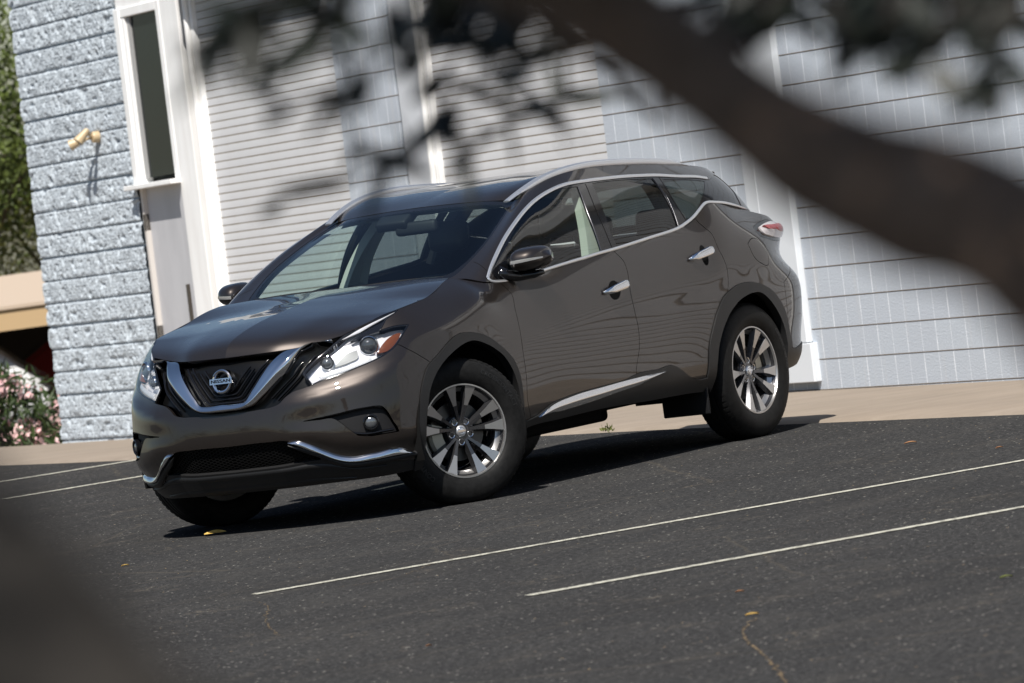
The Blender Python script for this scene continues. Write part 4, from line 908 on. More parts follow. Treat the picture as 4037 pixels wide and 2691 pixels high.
def build_wheel(car, x, y, steer, phase):
    sd = 1 if y > 0 else -1; hz = .373
    wh = thing('wheel', None, None); wh.parent = car
    ky = .72*sd if x == 0 else .82*sd
    # wheel frame: local +y points outwards
    off = y-ky
    wh.location = (x+math.sin(-steer)*off*1.0, ky+math.cos(steer)*off, hz)
    wh.rotation_euler = (0, 0, steer+(0 if sd > 0 else math.pi)); KR = 1.035
    # tyre
    ro, wd = .3785, .118
    prof = [(.240, .088), (.248, .1005), (.260, .1085), (.285, .1175), (.312, .1185), (.338, .1135), (.356, .104), (.3665, .094), (.3735, .080), (.3775, .060)]
    tr_ = []
    for h0, h1 in ((.060, .041), (.031, .006), (-.006, -.031), (-.041, -.060)): tr_ += [(ro, h0), (ro, h1)]
    pr = prof[:]
    for i in range(0, len(tr_), 2):
        pr += [tr_[i], tr_[i+1]]
        if i+2 < len(tr_): pr += [(ro-.007, tr_[i+1][1]-.001), (ro-.007, tr_[i+2][1]+.001)]
    pr += [(r, -h) for r, h in prof[::-1]]
    ty = MB().lathe(pr, 96, close=True)
    # shoulder blocks
    mb = ty
    for i in range(72):
        a = 2*math.pi*i/72
        for s_ in (1, -1):
            v = []
            for da, (r, h) in [(d, q) for d in (-.026, .026) for q in ((.3655, .0975), (.3772, .078), (.3782, .062), (.3648, .06))]:
                aa = a+da+(.02 if s_ < 0 else 0); v.append((r*math.cos(aa), h*s_, r*math.sin(aa)))
            mb.add(v, [(0, 1, 2, 3), (7, 6, 5, 4), (0, 4, 5, 1), (1, 5, 6, 2), (2, 6, 7, 3)])
    ty.build('tyre', M['rubber'], wh, ang=28)
    if sd > 0:
        for body, a0 in (('CROSSCONTACT', 66), ('CONTINENTAL', 226)) if x == 0 else (('CROSSCONTACT', 40),):
            tv, tf = text_mesh(body, .034, .0006, 'LEFT', 1.05)
            v = []
            for tx, tz, th in tv:
                A = R(a0)-(tx/.318)  # clockwise seen from outside
                r = .318+tz*1.0; hh = float(np.interp(r, [.285, .312, .338], [.1175, .1185, .1135]))+.0012+th
                v.append((-r*math.cos(A)*-1, hh, r*math.sin(A)))
            # seen from +y the local x axis points left: mirror so that the words read
            v = [(-p[0], p[1], p[2]) for p in v]
            obj('lettering', v, tf, M['letter'], wh)
    # rim
    rim = MB().lathe([(.243, .084), (.2465, .092), (.244, .0995), (.237, .0995), (.2335, .091), (.226, .070), (.205, .050), (.200, -.05), (.215, -.085), (.243, -.09)], 72).build('rim', M['machined'], wh, ang=40)
    ba = MB().lathe([(.2325, .089), (.225, .069), (.204, .049), (.199, -.05), (.205, -.09)], 72).build('barrel', M['alloy'], wh, smooth=True)
    sp = MB(); fc = []
    for k in range(5):
        for s_ in (-1, 1):
            cen = phase+k*2*math.pi/5
            # clockwise angle from the top, seen from outside; x points to the viewer's left
            st_r = [.048, .09, .13, .17, .2265]; ang = [R(9)*s_, R(12.3)*s_, R(13.6)*s_, R(14)*s_, R(14)*s_]; hw = [.0080, .0075, .0100, .0160, .0285]; hy = [.060, .066, .074, .082, .0925]
            ring = []
            for r, a, w_, h in zip(st_r, ang, hw, hy):
                for q in (-1, 1):
                    A = cen+a+q*w_/r; ring.append((A, r, h))
            P3 = lambda A, r, h: (-r*math.sin(A), h, r*math.cos(A))
            v = [P3(*q) for q in ring]; dk = [P3(A+ (q-(cen+a_))*0, r, h-.045) for (A, r, h), q, a_ in zip(ring, [0]*10, [0]*10)]
            n = len(v)
            # bevelled grey flanks
            base = []
            for i, (A, r, h) in enumerate(ring):
                q = -1 if i % 2 == 0 else 1; base.append(P3(A+q*.010/r, r, h-.030))
            f = []
            for i in range(0, n-2, 2):
                f += [(i, i+2, n+i+2, n+i), (i+3, i+1, n+i+1, n+i+3)]
            f += [(1, 0, n, n+1), (n+n-2, n+n-1, n-1, n-2)]
            sp.add(v+base, f)
            fc.append((v[4:], [(0, 1, 3, 2), (2, 3, 5, 4)])); sp.add(v[:6], [(0, 1, 3, 2), (2, 3, 5, 4)])
    sp.v = [(p[0]*KR, p[1], p[2]*KR) for p in sp.v]; fc = [([(p[0]*KR, p[1], p[2]*KR) for p in a], b) for a, b in fc]
    # hub
    sp.lathe([(.0, .052), (.030, .054), (.050, .056), (.078, .050), (.088, .030), (.090, -.02)], 40)
    spo = sp.build('spokes', M['alloy'], wh, ang=30)
    [MB().add(a, b).build('spoke_face', M['machined'], wh) for a, b in fc]
    cap = MB().lathe([(0, .067), (.018, .066), (.026, .063), (.030, .058), (.031, .045)], 32).build('hub_cap', M['satin'], wh, ang=40)
    MB().lathe([(.0165, .0655), (.0165, .0675), (.0195, .0672), (.0195, .0645)], 24).build('cap_emblem', M['chrome'], wh, smooth=True)
    MB().box(-.0215, .0215, .062, .0683, -.005, .005).build('cap_bar', M['chrome'], wh)
    for k in range(5):
        A = phase+(k+.5)*2*math.pi/5; c = (-.057*math.sin(A), 0, .057*math.cos(A))
        MB().lathe([(0, .052), (.006, .052), (.0095, .048), (.0105, .03)], 6, c=c).lathe([(.0135, .0565), (.0165, .058), (.0185, .052)], 16, c=c).build('lug_nut', M['chrome'], wh, ang=30)
    MB().lathe([(.06, .012), (.155, .012), (.155, -.012), (.06, -.012)], 48).build('brake_disc', M['disc'], wh, ang=30)
    mb = MB()
    A0 = math.pi*.5+ (R(95) if x == 0 else R(-80)); v = []
    for i, a in enumerate(np.linspace(A0-.42, A0+.42, 9)):
        for r, h in ((.105, .045), (.165, .045), (.180, .03), (.180, -.03), (.105, -.03)): v.append((-r*math.cos(a)*-1, h, r*math.sin(a)))
    mb.add([(-p[0], p[1], p[2]) for p in v], [(i*5+j, i*5+(j+1) % 5, (i+1)*5+(j+1) % 5, (i+1)*5+j) for i in range(8) for j in range(5)]+[(0, 1, 2, 3, 4), (44, 43, 42, 41, 40)]).build('brake_caliper', M['caliper'], wh, ang=30)
    MB().lathe([(0, -.06), (.195, -.06)], 40).build('wheel_back', M['under'], wh)

M['fogglass'] = mat('fog_lamp_glass', (.16, .17, .18), .16, .6, 1)
M['lamp_grey'] = mat('lamp_grey_bowl', (.22, .23, .23), .3, .8)
M['letter'] = mat('tyre_letters', (.006, .006, .006), .5)
M['drl'] = mat('lamp_strip_white', (.82, .83, .84), .18, .2, 1)
_c = coords(M['drl'], (60, 0, 0)); _w = N(M['drl'], 'ShaderNodeTexWave', Scale=1.0, Distortion=.0); L(M['drl'], _c, _w.inputs['Vector']); L(M['drl'], ramp(M['drl'], _w.outputs['Fac'], [(.35, (.45, .46, .47)), (.6, (.85, .86, .87))]), BS(M['drl']).inputs['Base Color'])
CAR = build_car()
# ------------------------------------------------------------------ the place
BO = Vector((-10.4142344, -4.71303916, 0)); BX = Vector((0.54558269, 0.83799263, 0.01038644)); BZ = Vector((-0.02292515, 0.0025345, 0.99973397))
BN = BX.cross(BZ).normalized()      # out of the wall, towards the parking lot
BM = Matrix(((BX.x, -BN.x, BZ.x, BO.x), (BX.y, -BN.y, BZ.y, BO.y), (BX.z, -BN.z, BZ.z, BO.z), (0, 0, 0, 1)))
def W(u, w, v=0.): return BO+BX*u+BN*w+BZ*v
def wedge(u): return float(np.interp(u, [-14, -2, .2, 5.3, 7.1, 8.4, 10.6, 30], [4.25, 4.0, 3.83, 3.02, 2.82, 2.75, 2.59, 2.4]))
def zbase(u): return float(np.interp(u, [-13.9, -10.25, 2.9, 5.9, 12], [-.455, -.335, -.125, -.105, -.08]))
ZZ = Vector((0, 0, 1))
def flat(u, w, z):
    p = W(u, w); return Vector((p.x, p.y, z))

# ---- asphalt: dark, sealed, with pale grit, dusty streaks and cracks
def asphalt_mat():
    m = mat('asphalt', (.04, .04, .04), .95, spec=.0)
    c = coords(m); rot = R(57)
    fine = noise(m, c, 32, 5, .82); big = noise(m, c, .55, 5, .6)
    st = coords(m, (.8, 2.4, 1), (0, 0, -R(57))); streak = noise(m, st, 1.1, 7, .70, 1.2)
    base = ramp(m, fine, [(.32, (.014, .014, .0143)), (.50, (.040, .040, .0405)), (.72, (.090, .089, .087))])
    base = mix(m, ramp(m, big, [(.42, 0), (.66, .55)]), base, (.031, .031, .0315))
    base = mix(m, ramp(m, streak, [(.50, 0), (.74, .38)]), base, (.078, .073, .067))
    # grit
    for sc_, lo, col in ((21, .13, (.37, .35, .315)), (11, .050, (.55, .40, .22)), (46, .20, (.17, .163, .152))):
        v = N(m, 'ShaderNodeTexVoronoi', Scale=sc_); L(m, c, v.inputs['Vector'])
        sp = ramp(m, v.outputs['Distance'], [(lo*.5, 1), (lo*1.3, 0)])
        pk = N(m, 'ShaderNodeSeparateColor'); L(m, v.outputs['Color'], pk.inputs[0])
        gate = ramp(m, pk.outputs[0], [(.62, 0), (.70, 1)])
        mu = N(m, 'ShaderNodeMath', operation='MULTIPLY'); L(m, sp, mu.inputs[0]); L(m, gate, mu.inputs[1]); base = mix(m, mu.outputs[0], base, col)
    # dust gathered in patches
    dn = noise(m, c, 2.3, 6, .7); fd = noise(m, c, 22, 3, .7)
    mu = N(m, 'ShaderNodeMath', operation='MULTIPLY'); L(m, ramp(m, dn, [(.56, 0), (.70, 1)]), mu.inputs[0]); L(m, ramp(m, fd, [(.50, 0), (.64, .75)]), mu.inputs[1])
    base = mix(m, mu.outputs[0], base, (.17, .145, .115))
    # hairline cracks
    cv = N(m, 'ShaderNodeTexVoronoi', Scale=.33, feature='DISTANCE_TO_EDGE'); wn = N(m, 'ShaderNodeTexNoise', Scale=3.0, Detail=5); L(m, c, wn.inputs['Vector'])
    ad = N(m, 'ShaderNodeMix', data_type='VECTOR'); ad.inputs[0].default_value = .12; L(m, c, ad.inputs[4]); L(m, wn.outputs['Color'], ad.inputs[5]); L(m, ad.outputs[1], cv.inputs['Vector'])
    base = mix(m, ramp(m, cv.outputs['Distance'], [(.0012, .30), (.004, 0)]), base, (.11, .095, .075))
    L(m, base, BS(m).inputs['Base Color'])
    bumpn(m, fine, .55, .006); return m
M['asphalt'] = asphalt_mat()
us = list(np.linspace(-14, 12, 27))+[20, 45, 90]
v = []; ws = [0, .6, 2, 5, 10, 20, 45, 90]
for u in us:
    for k in ws: v.append(flat(u, wedge(u)+k, 0))
n = len(ws)
struct(obj('asphalt', v, [(i*n+j, i*n+j+1, (i+1)*n+j+1, (i+1)*n+j) for i in range(len(us)-1) for j in range(n-1)], M['asphalt']))
struct(obj('far_lot', [(60, -60, -.02), (160, -60, -.02), (160, 160, -.02), (-60, 160, -.02), (-20, 60, -.02)], [(0, 1, 2, 3, 4)], M['asphalt']))

# ---- pale concrete apron along the wall, its lip a little ragged
m = mat('apron_concrete', (.36, .27, .20), .9, spec=.2); c = coords(m); a_ = noise(m, c, 1.1, 6, .62); b_ = noise(m, coords(m, (.5, 4, 1), (0, 0, -R(57))), 1.6, 4, .6); d_ = noise(m, c, 90, 2)
cc = mix(m, ramp(m, a_, [(.35, .0), (.7, .8)]), (.262, .216, .170), (.215, .178, .142)); cc = mix(m, ramp(m, b_, [(.45, 0), (.68, .55)]), cc, (.295, .248, .20)); cc = mix(m, ramp(m, d_, [(.55, 0), (.8, .4)]), cc, (.2, .15, .11))
L(m, cc, BS(m).inputs['Base Color']); bumpn(m, d_, .3, .004); M['apron'] = m
us = list(np.linspace(-14.2, 26, 400)); v = []
for u in us:
    j = .035*mnoise.noise(Vector((u*1.7, 3, 0)))+.018*mnoise.noise(Vector((u*9, 1, 0)))
    e = wedge(u)-.06+j
    for k in (0, .02, .3, .6, 1.0):
        z = .005+(zbase(u)-.005)*max(0, (k-.02)/.98)**1.1; z = -.03 if k == 0 else z
        v.append(flat(u, e-(e+.25)*k if k else e+.012, z))
struct(obj('concrete_apron', v, [(i*5+j, i*5+5+j, i*5+6+j, i*5+1+j) for i in range(399) for j in range(4)], M['apron'], smooth=True))
# planted ground beyond the corner
m = mat('planting_soil', (.10, .075, .05), .95); c = coords(m); L(m, ramp(m, noise(m, c, 3, 5), [(.35, (.07, .055, .035)), (.7, (.15, .115, .075))]), BS(m).inputs['Base Color'])
v = []
for u in np.linspace(-100, -13.9, 24):
    for w_ in np.linspace(-60, 4.3, 12): v.append(flat(u, w_, float(np.interp(u, [-60, -28, -16, -13.9], [-1.8, -1.42, -.75, -.50]))+(.4 if w_ > 3 else 0)*.3))
struct(obj('planting_ground', v, [(i*12+j, i*12+12+j, i*12+13+j, i*12+1+j) for i in range(23) for j in range(11)], m, smooth=True))

# ---- painted bay lines
m = mat('line_paint', (.62, .60, .48), .75); c = coords(m); k_ = noise(m, c, 26, 4, .7); L(m, ramp(m, k_, [(.36, (.08, .08, .075)), (.48, (.46, .44, .36)), (.7, (.66, .64, .55))]), BS(m).inputs['Base Color']); M['line'] = m
def bay_line(p0, p1, wd, ext=0):
    p0, p1 = Vector((*p0, 0)), Vector((*p1, 0)); d = (p1-p0).normalized(); s = Vector((-d.y, d.x, 0)); L_ = (p1-p0).length+ext; n = int(L_/.05); v = []
    for i in range(n+1):
        q = p0+d*(L_*i/n); e = .006*mnoise.noise(Vector((i*.9, p0.x, 1))); e2 = .006*mnoise.noise(Vector((i*.9, p0.x, 9))); v += [q+s*(wd/2+e)+ZZ*.004, q-s*(wd/2+e2)+ZZ*.004]
    return struct(obj('parking_line', v, [(i*2, i*2+1, i*2+3, i*2+2) for i in range(n)], M['line']))
bay_line((4.50, 2.62), (.92, 4.58), .070, 2.0)
bay_line((5.73, 4.87), (3.60, 6.02), .075, 3.0)
bay_line((-6.12, -7.09), (-7.11, -6.56), .10)
bay_line((-4.22, -5.55), (-5.5, -4.96), .10)

# ------------------------------------------------------------------ garage building
M['split'] = m = mat('split_face_block', (.60, .65, .69), .9, spec=.2)
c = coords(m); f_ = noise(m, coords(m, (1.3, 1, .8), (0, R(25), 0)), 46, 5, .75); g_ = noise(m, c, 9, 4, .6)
cc = mix(m, ramp(m, f_, [(.37, 1), (.49, 0)]), (.485, .535, .58), (.20, .23, .26)); cc = mix(m, ramp(m, g_, [(.25, .85), (.40, 0)]), cc, (.17, .18, .19)); L(m, cc, BS(m).inputs['Base Color'])  # dark flecks paint the shade of pits into the block colour
M['block'] = m = mat('painted_block', (.60, .63, .67), .85, spec=.25)
c = coords(m); tc = N(m, 'ShaderNodeSeparateXYZ'); L(m, c, tc.inputs[0])
def mth(op, a, b=None):
    n_ = N(m, 'ShaderNodeMath', operation=op)
    for s, x in zip(n_.inputs, (a, b)):
        if x is None: continue
        if hasattr(x, 'is_linked'): L(m, x, s)
        else: s.default_value = x
    return n_.outputs[0]
row = mth('FLOOR', mth('DIVIDE', mth('SUBTRACT', tc.outputs[2], .060), .2032))
uo = mth('ADD', mth('SUBTRACT', tc.outputs[0], 3.547), mth('MULTIPLY', mth('MODULO', mth('ADD', row, 101), 2.0), .2032))
fr = mth('FRACT', mth('DIVIDE', mth('ADD', uo, 40.64), .4064)); joint = mth('LESS_THAN', mth('ABSOLUTE', mth('SUBTRACT', fr, .5)), .017)
fr2 = mth('FRACT', mth('DIVIDE', mth('ADD', uo, 40.64+.2032), .4064)); score = mth('LESS_THAN', mth('ABSOLUTE', mth('SUBTRACT', fr2, .5)), .012)
hsh = N(m, 'ShaderNodeTexWhiteNoise', noise_dimensions='2D'); cb = N(m, 'ShaderNodeCombineXYZ'); L(m, mth('FLOOR', mth('DIVIDE', mth('ADD', uo, 40.64+.2032), .4064)), cb.inputs[0]); L(m, row, cb.inputs[1]); L(m, cb.outputs[0], hsh.inputs['Vector'])
gr = noise(m, c, 70, 3, .7); st = noise(m, coords(m, (6, 6, .5)), 1.2, 4, .6)
cc = mix(m, ramp(m, gr, [(.35, 0), (.68, 1)]), (.43, .475, .525), (.525, .565, .615))
cc = mix(m, ramp(m, hsh.outputs['Value'], [(0, 0), (1, .45)]), cc, (.44, .475, .53))
cc = mix(m, ramp(m, st, [(.56, 0), (.78, .30)]), cc, (.62, .57, .50))
jm = N(m, 'ShaderNodeMath', operation='MULTIPLY'); L(m, joint, jm.inputs[0]); L(m, ramp(m, noise(m, c, 7, 3), [(.38, .35), (.6, .85)]), jm.inputs[1])
cc = mix(m, jm.outputs[0], cc, (.76, .79, .83))
sm = N(m, 'ShaderNodeMath', operation='MULTIPLY'); L(m, score, sm.inputs[0]); sm.inputs[1].default_value = .5; cc = mix(m, sm.outputs[0], cc, (.70, .73, .77))
zj = mth('FRACT', mth('DIVIDE', mth('ADD', mth('SUBTRACT', tc.outputs[2], .060), 20.32-.004), .2032)); L(m, mix(m, mth('GREATER_THAN', zj, .970), cc, (.20, .165, .13)), BS(m).inputs['Base Color'])
bumpn(m, gr, .9, .005)
M['slat'] = m = mat('white_door_slat', (.62, .62, .64), .5)
c = coords(m); tc = N(m, 'ShaderNodeSeparateXYZ'); L(m, c, tc.inputs[0])
zf = mth('FRACT', mth('DIVIDE', mth('ADD', tc.outputs[2], 6.55-1.634+.008), .0655)); dn = noise(m, coords(m, (3, 3, .6)), 2, 4); dd = noise(m, coords(m, (1, 1, 8)), 2.5, 5, .65)
cc = mix(m, ramp(m, dn, [(.4, 0), (.7, .35)]), (.63, .635, .65), (.59, .59, .595))
gm = N(m, 'ShaderNodeMath', operation='MULTIPLY'); L(m, mth('LESS_THAN', zf, .14), gm.inputs[0]); L(m, ramp(m, dd, [(.3, .75), (.6, 1)]), gm.inputs[1])
L(m, mix(m, gm.outputs[0], cc, (.20, .15, .09)), BS(m).inputs['Base Color'])
M['white'] = mat('white_trim_paint', (.82, .78, .77), .55); m = M['white']; L(m, ramp(m, noise(m, coords(m, (4, 4, .6)), 1.5, 5, .6), [(.35, (.80, .79, .775)), (.6, (.88, .88, .87))]), BS(m).inputs['Base Color'])
M['greydoor'] = mat('grey_door_paint', (.42, .42, .435), .5); m = M['greydoor']; L(m, ramp(m, noise(m, coords(m, (2, 2, .7)), 2, 5, .6), [(.35, (.44, .44, .46)), (.65, (.50, .50, .52))]), BS(m).inputs['Base Color'])
M['jamb'] = mat('cream_jamb', (.60, .565, .53), .6)
M['pane'] = mat('dark_window_glass', (.014, .018, .017), .08, 0, 0, .12)
M['steel'] = mat('dark_steel', (.10, .085, .07), .5, .6)
M['gap'] = mat('dark_gap', (.012, .012, .012), .9)

M['cover'] = mat('white_cover_paint', (.66, .69, .72), .5)
M['panel'] = mat('shaded_white_panel', (.56, .58, .61), .6)  # white panel painted duller, the leaf shade is put into its colour
def build_building():
    root = thing('garage_building', 'pale grey block garage with white roll-up doors and a rough split-face corner behind the suv', 'building'); root.matrix_world = BM
    # local frame: x along the wall to the right, z up, -y outwards
    rs = np.random.RandomState(3)
    # rough split-face wall: a real relief
    u0, u1, v0, v1 = -12.09, -9.40, -.62, 4.6; du, dv = .0115, .0095
    nu, nv = int((u1-u0)/du), int((v1-v0)/dv); U = np.linspace(u0, u1, nu); Vv = np.linspace(v0, v1, nv)
    def vn(sx, sz, seed):
        r = np.random.RandomState(seed); gx, gz = int((u1-u0)/sx)+3, int((v1-v0)/sz)+3; G = r.rand(gz, gx)
        x = (U-u0)/sx; z = (Vv-v0)/sz; xi = x.astype(int); zi = z.astype(int); fx = x-xi; fz = z-zi; fx = fx*fx*(3-2*fx); fz = fz*fz*(3-2*fz)
        a = G[zi][:, xi]*(1-fx)+G[zi][:, xi+1]*fx; b = G[zi+1][:, xi]*(1-fx)+G[zi+1][:, xi+1]*fx; return a*(1-fz[:, None])+b*fz[:, None]
    h = .014*(vn(.16, .12, 1)-.5)+.0055*(vn(.055, .045, 2)-.5)+.008*(np.abs(vn(.03, .026, 4)-.5)*-2+.5)+.0050*(vn(.016, .013, 5)-.5)
    pit = np.clip(vn(.045, .055, 6)-.72, 0, 1)*.085+np.clip(vn(.10, .08, 7)-.80, 0, 1)*.12; h -= pit
    row_ = np.floor((Vv-.010)/.2032).astype(int); fz = ((Vv-.010)/.2032)%1; jz = np.minimum(fz, 1-fz)*.2032
    hb = h.copy(); hb += (np.clip(jz/.022, 0, 1)**.6*.014-.014)[:, None]
    hb[jz < .0058] = -.030
    for i, r_ in enumerate(row_):
        fx = ((U+(.2032 if r_ % 2 else 0)+.08)/.4064) % 1; jx = np.minimum(fx, 1-fx)*.4064; hb[i] -= np.where(jx < .007, .006, 0)
    y = -(hb+.006)
    verts = np.stack([np.broadcast_to(U, (nv, nu)), y, np.broadcast_to(Vv[:, None], (nv, nu))], 2).reshape(-1, 3)
    ii = np.arange(nv*nu).reshape(nv, nu); fc = np.stack([ii[:-1, :-1], ii[:-1, 1:], ii[1:, 1:], ii[1:, :-1]], 2).reshape(-1, 4)
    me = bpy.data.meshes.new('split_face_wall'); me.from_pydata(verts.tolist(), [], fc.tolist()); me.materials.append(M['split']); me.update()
    o = bpy.data.objects.new('split_face_wall', me); COL.objects.link(o); o.parent = root
    MB().box(u0, u1, .04, .25, v0, v1).box(u0, u0+.2, .25, 9, v0, v1).build('end_wall', M['split'], root)
    # smooth coursed walls: each course a bevelled band between raked joints
    def coursed(name, a, b, lo, hi):
        prof = []; k = math.floor((lo-.060)/.2032)
        while .060+k*.2032 < hi:
            z = .060+k*.2032; prof += [(.010, z-.004), (.0, z-.001), (.0, z+.1968), (.010, z+.1990)]; k += 1
        prof = [(y_, min(max(z, lo), hi)) for y_, z in prof if lo-.2 < z < hi+.2]
        v = [(x, y_, z) for x in (a, b) for y_, z in prof]; n_ = len(prof)
        f = [(i, n_+i, n_+i+1, i+1) for i in range(n_-1)]; mb = MB().add(v, f); mb.box(a, b, .012, .20, lo, hi); return mb.build(name, M['block'], root)
    coursed('block_pier', -4.72, -3.52, -.5, 4.6)
    coursed('block_wall', .12, 2.34, -.5, 4.6); coursed('block_wall', 3.0, 7.3, -.5, 4.6); coursed('block_wall', 11.9, 19.0, -.5, 4.6)
    MB().box(-9.4, 12, .02, .2, 3.62, 4.6).build('lintel_wall', M['white'], root)
    MB().box(2.34, 3.0, .05, .2, -.5, 4.6).build('wall_backing', M['block'], root)
    MB().box(-12.1, 19, .25, 9, 4.55, 4.68).box(-12.1, 19, -.06, .3, 4.6, 4.78).build('roof', M['white'], root)
    # white wall cover strip with its butt joint and gap at the foot
    mb = MB().bevbox(2.345, 2.995, -.045, .045, .18, 4.6, .006); mb.bevbox(2.345, 3.06, -.055, .045, -.085, .176, .006); mb.bevbox(2.50, 2.53, -.049, -.04, .18, 4.6, .002); mb.build('wall_cover_panel', M['cover'], root)
    # personnel door below a tall window
    d = MB().box(-9.29, -8.44, .03, .07, -.35, 1.93).build('entry_door', M['greydoor'], root)
    MB().box(-9.335, -9.292, -.01, .1, -.4, 1.94).build('door_jamb', M['jamb'], root); MB().box(-8.438, -8.345, -.005, .1, -.4, 1.94).build('door_jamb', M['greydoor'], root)
    MB().bevbox(-8.50, -8.45, -.02, .03, .68, 1.06, .006).build('latch_guard', M['steel'], d)
    for z in (.60, -.05, 1.55): MB().box(-9.318, -9.292, -.014, .03, z, z+.14).build('hinge', M['steel'], d)
    wn = MB().box(-9.15, -8.43, .03, .05, 1.99, 3.36).build('window_pane', M['pane'], root)
    MB().bevbox(-9.405, -9.29, -.03, .08, 1.94, 3.44, .006).bevbox(-9.288, -9.21, -.012, .08, 1.94, 3.36, .006).bevbox(-8.435, -8.345, -.018, .08, 1.94, 3.44, .006).bevbox(-9.29, -8.435, -.018, .08, 3.362, 3.44, .006).build('window_frame', M['white'], wn)
    MB().box(-9.208, -9.15, .01, .08, 1.99, 3.36).build('window_stile', M['gutter'], wn)
    MB().bevbox(-9.47, -8.33, -.105, .05, 1.905, 1.945, .006).build('window_sill', M['white'], wn)
    MB().box(-9.405, -8.345, .0, .2, 3.44, 3.64).build('head_panel', M['white'], root)
    MB().bevbox(-8.343, -7.95, -.012, .15, -.5, 4.5, .008).build('white_post', M['white'], root)
    # roll-up doors
    def rollup(a, b, track=True):
        prof = []; z = -.45
        base = 1.634-.0655*40
        for k in range(0, 80):
            z0 = base+k*.0655
            if z0 < -.5 or z0 > 3.75: continue
            prof += [(.0150, z0-.0015), (.0118, z0+.0015), (.0110, z0+.030), (.0114, z0+.061), (.0150, z0+.0628)]
        v = [(x, y_, z) for x in (a, b) for y_, z in prof]; n_ = len(prof)
        dr = MB().add(v, [(i, n_+i, n_+i+1, i+1) for i in range(n_-1)]).build('roll_up_door', M['slat'], root)
        for x0, s in ((a, -1), (b, 1)):
            if x0 in (-4.74, .10): continue
            xs = sorted((x0-.015*s*-1*0+s*.0, x0+s*(.16 if a < -7 else .09))); tk = MB().bevbox(xs[0], xs[1], -.03, .05, -.5, 3.75, .005); q = x0+s*.075; tk.tube([(q, -.052, -.4), (q, -.052, 3.7)], .024, 10)
            t_o = tk.build('door_track', M['white'], dr, ang=40)
            q = x0+s*(.19 if a < -7 else .095); MB().box(min(q, q+.035*s), max(q, q+.035*s), .02, .06, -.5, 3.75).build('track_gap', M['gap'], dr)
        MB().bevbox(a-.1, b+.1, -.21, .02, 3.50, 3.95, .02).build('shade_hood', M['white'], dr)  # hood added, sized so that its shadow darkens the door top
        MB().bevbox(a, b, -.015, .03, -.46, -.36, .006).build('bottom_bar', M['steel'], dr)
    rollup(-7.57, -4.74); rollup(-2.84, .10); rollup(7.55, 11.7)
    MB().box(-3.51, -2.96, .0, .15, -.5, 4.6).build('plain_panel', M['panel'], root)
    MB().box(-8.0, -7.6, .055, .2, -.5, 4).box(-3, -2.7, .055, .2, -.5, 4).box(7.2, 7.6, .055, .2, -.5, 4).box(11.6, 12, .055, .2, -.5, 4).build('wall_backing', M['gap'], root)
    return root
M['gutter'] = mat('grey_stile', (.34, .34, .34), .5)
BLD = build_building()

# twin-head floodlight on the split-face wall
fl = thing('floodlight', 'cream twin-head floodlight fixed to the rough split-face wall left of the window', 'lamp'); fl.matrix_world = BM @ Matrix.Translation((-10.20, -.02, 2.41)) @ Matrix.Scale(.85, 4)
M['cream'] = mat('cream_enamel', (.50, .38, .23), .4)
MB().lathe([(0, -.05), (.05, -.05), (.058, -.035), (.058, .02)], 24).build('mount_plate', M['cream'], fl, ang=40)
for dx, dz, tip in ((-.13, -.02, (-.10, -.17, -.06)), (.03, .05, (-.02, -.12, -.12))):
    b0 = Vector((dx*.35, -.06, dz*.3)); b1 = Vector((dx, -.13, dz)); t = Vector(tip).normalized()
    mb = MB().tube([(0, -.04, 0), b0, b1], .014, 8)
    mb.tube([b1-t*.05, b1-t*.04, b1+t*.00, b1+t*.07, b1+t*.115], [.016, .030, .036, .048, .058], 20)
    h_ = mb.build('lamp_head', M['cream'], fl, ang=45)
    MB().tube([b1+t*.1155, b1+t*.119], .050, 20).build('lamp_glass', M['pane'], h_)

# ------------------------------------------------------------------ greenery and what stands beyond the corner
def leaf_mesh(name, centres, size, m, parent, rs, slim=.45, up=.0, jitter=.35):
    n = len(centres); C_ = np.asarray(centres, float); d = rs.normal(size=(n, 3)); d[:, 2] += up; d /= np.linalg.norm(d, axis=1)[:, None]
    s = np.cross(d, rs.normal(size=(n, 3))); s /= np.linalg.norm(s, axis=1)[:, None]+1e-9; k = np.cross(d, s)
    L_ = (size*(1+jitter*rs.normal(size=n)).clip(.4, 2))[:, None]
    a = C_-d*L_*.5; b = C_+d*L_*.5; w_ = s*L_*slim*.5; bend = k*L_*.06
    v = np.stack([a, C_-d*L_*.12+w_+bend, b, C_-d*L_*.12-w_+bend], 1).reshape(-1, 3); f = np.arange(4*n).reshape(n, 4)
    return obj(name, v.tolist(), f.tolist(), m, parent)
def leaf_mat(name, lo, hi, scale=6, rough=.5, trans=.0):
    m = mat(name, hi, rough, spec=.3); L(m, ramp(m, noise(m, coords(m), scale, 3, .6), [(.3, lo), (.7, hi)]), BS(m).inputs['Base Color']); return m
M['leaf_olive'] = leaf_mat('olive_leaf', (.055, .070, .013), (.15, .162, .036), 1.2)
M['leaf_dark'] = leaf_mat('dark_leaf', (.022, .038, .012), (.055, .085, .025), 8)
M['petal'] = leaf_mat('pink_petal', (.66, .36, .37), (.84, .62, .60), 14)
M['bark'] = mat('bark', (.09, .065, .05), .85)
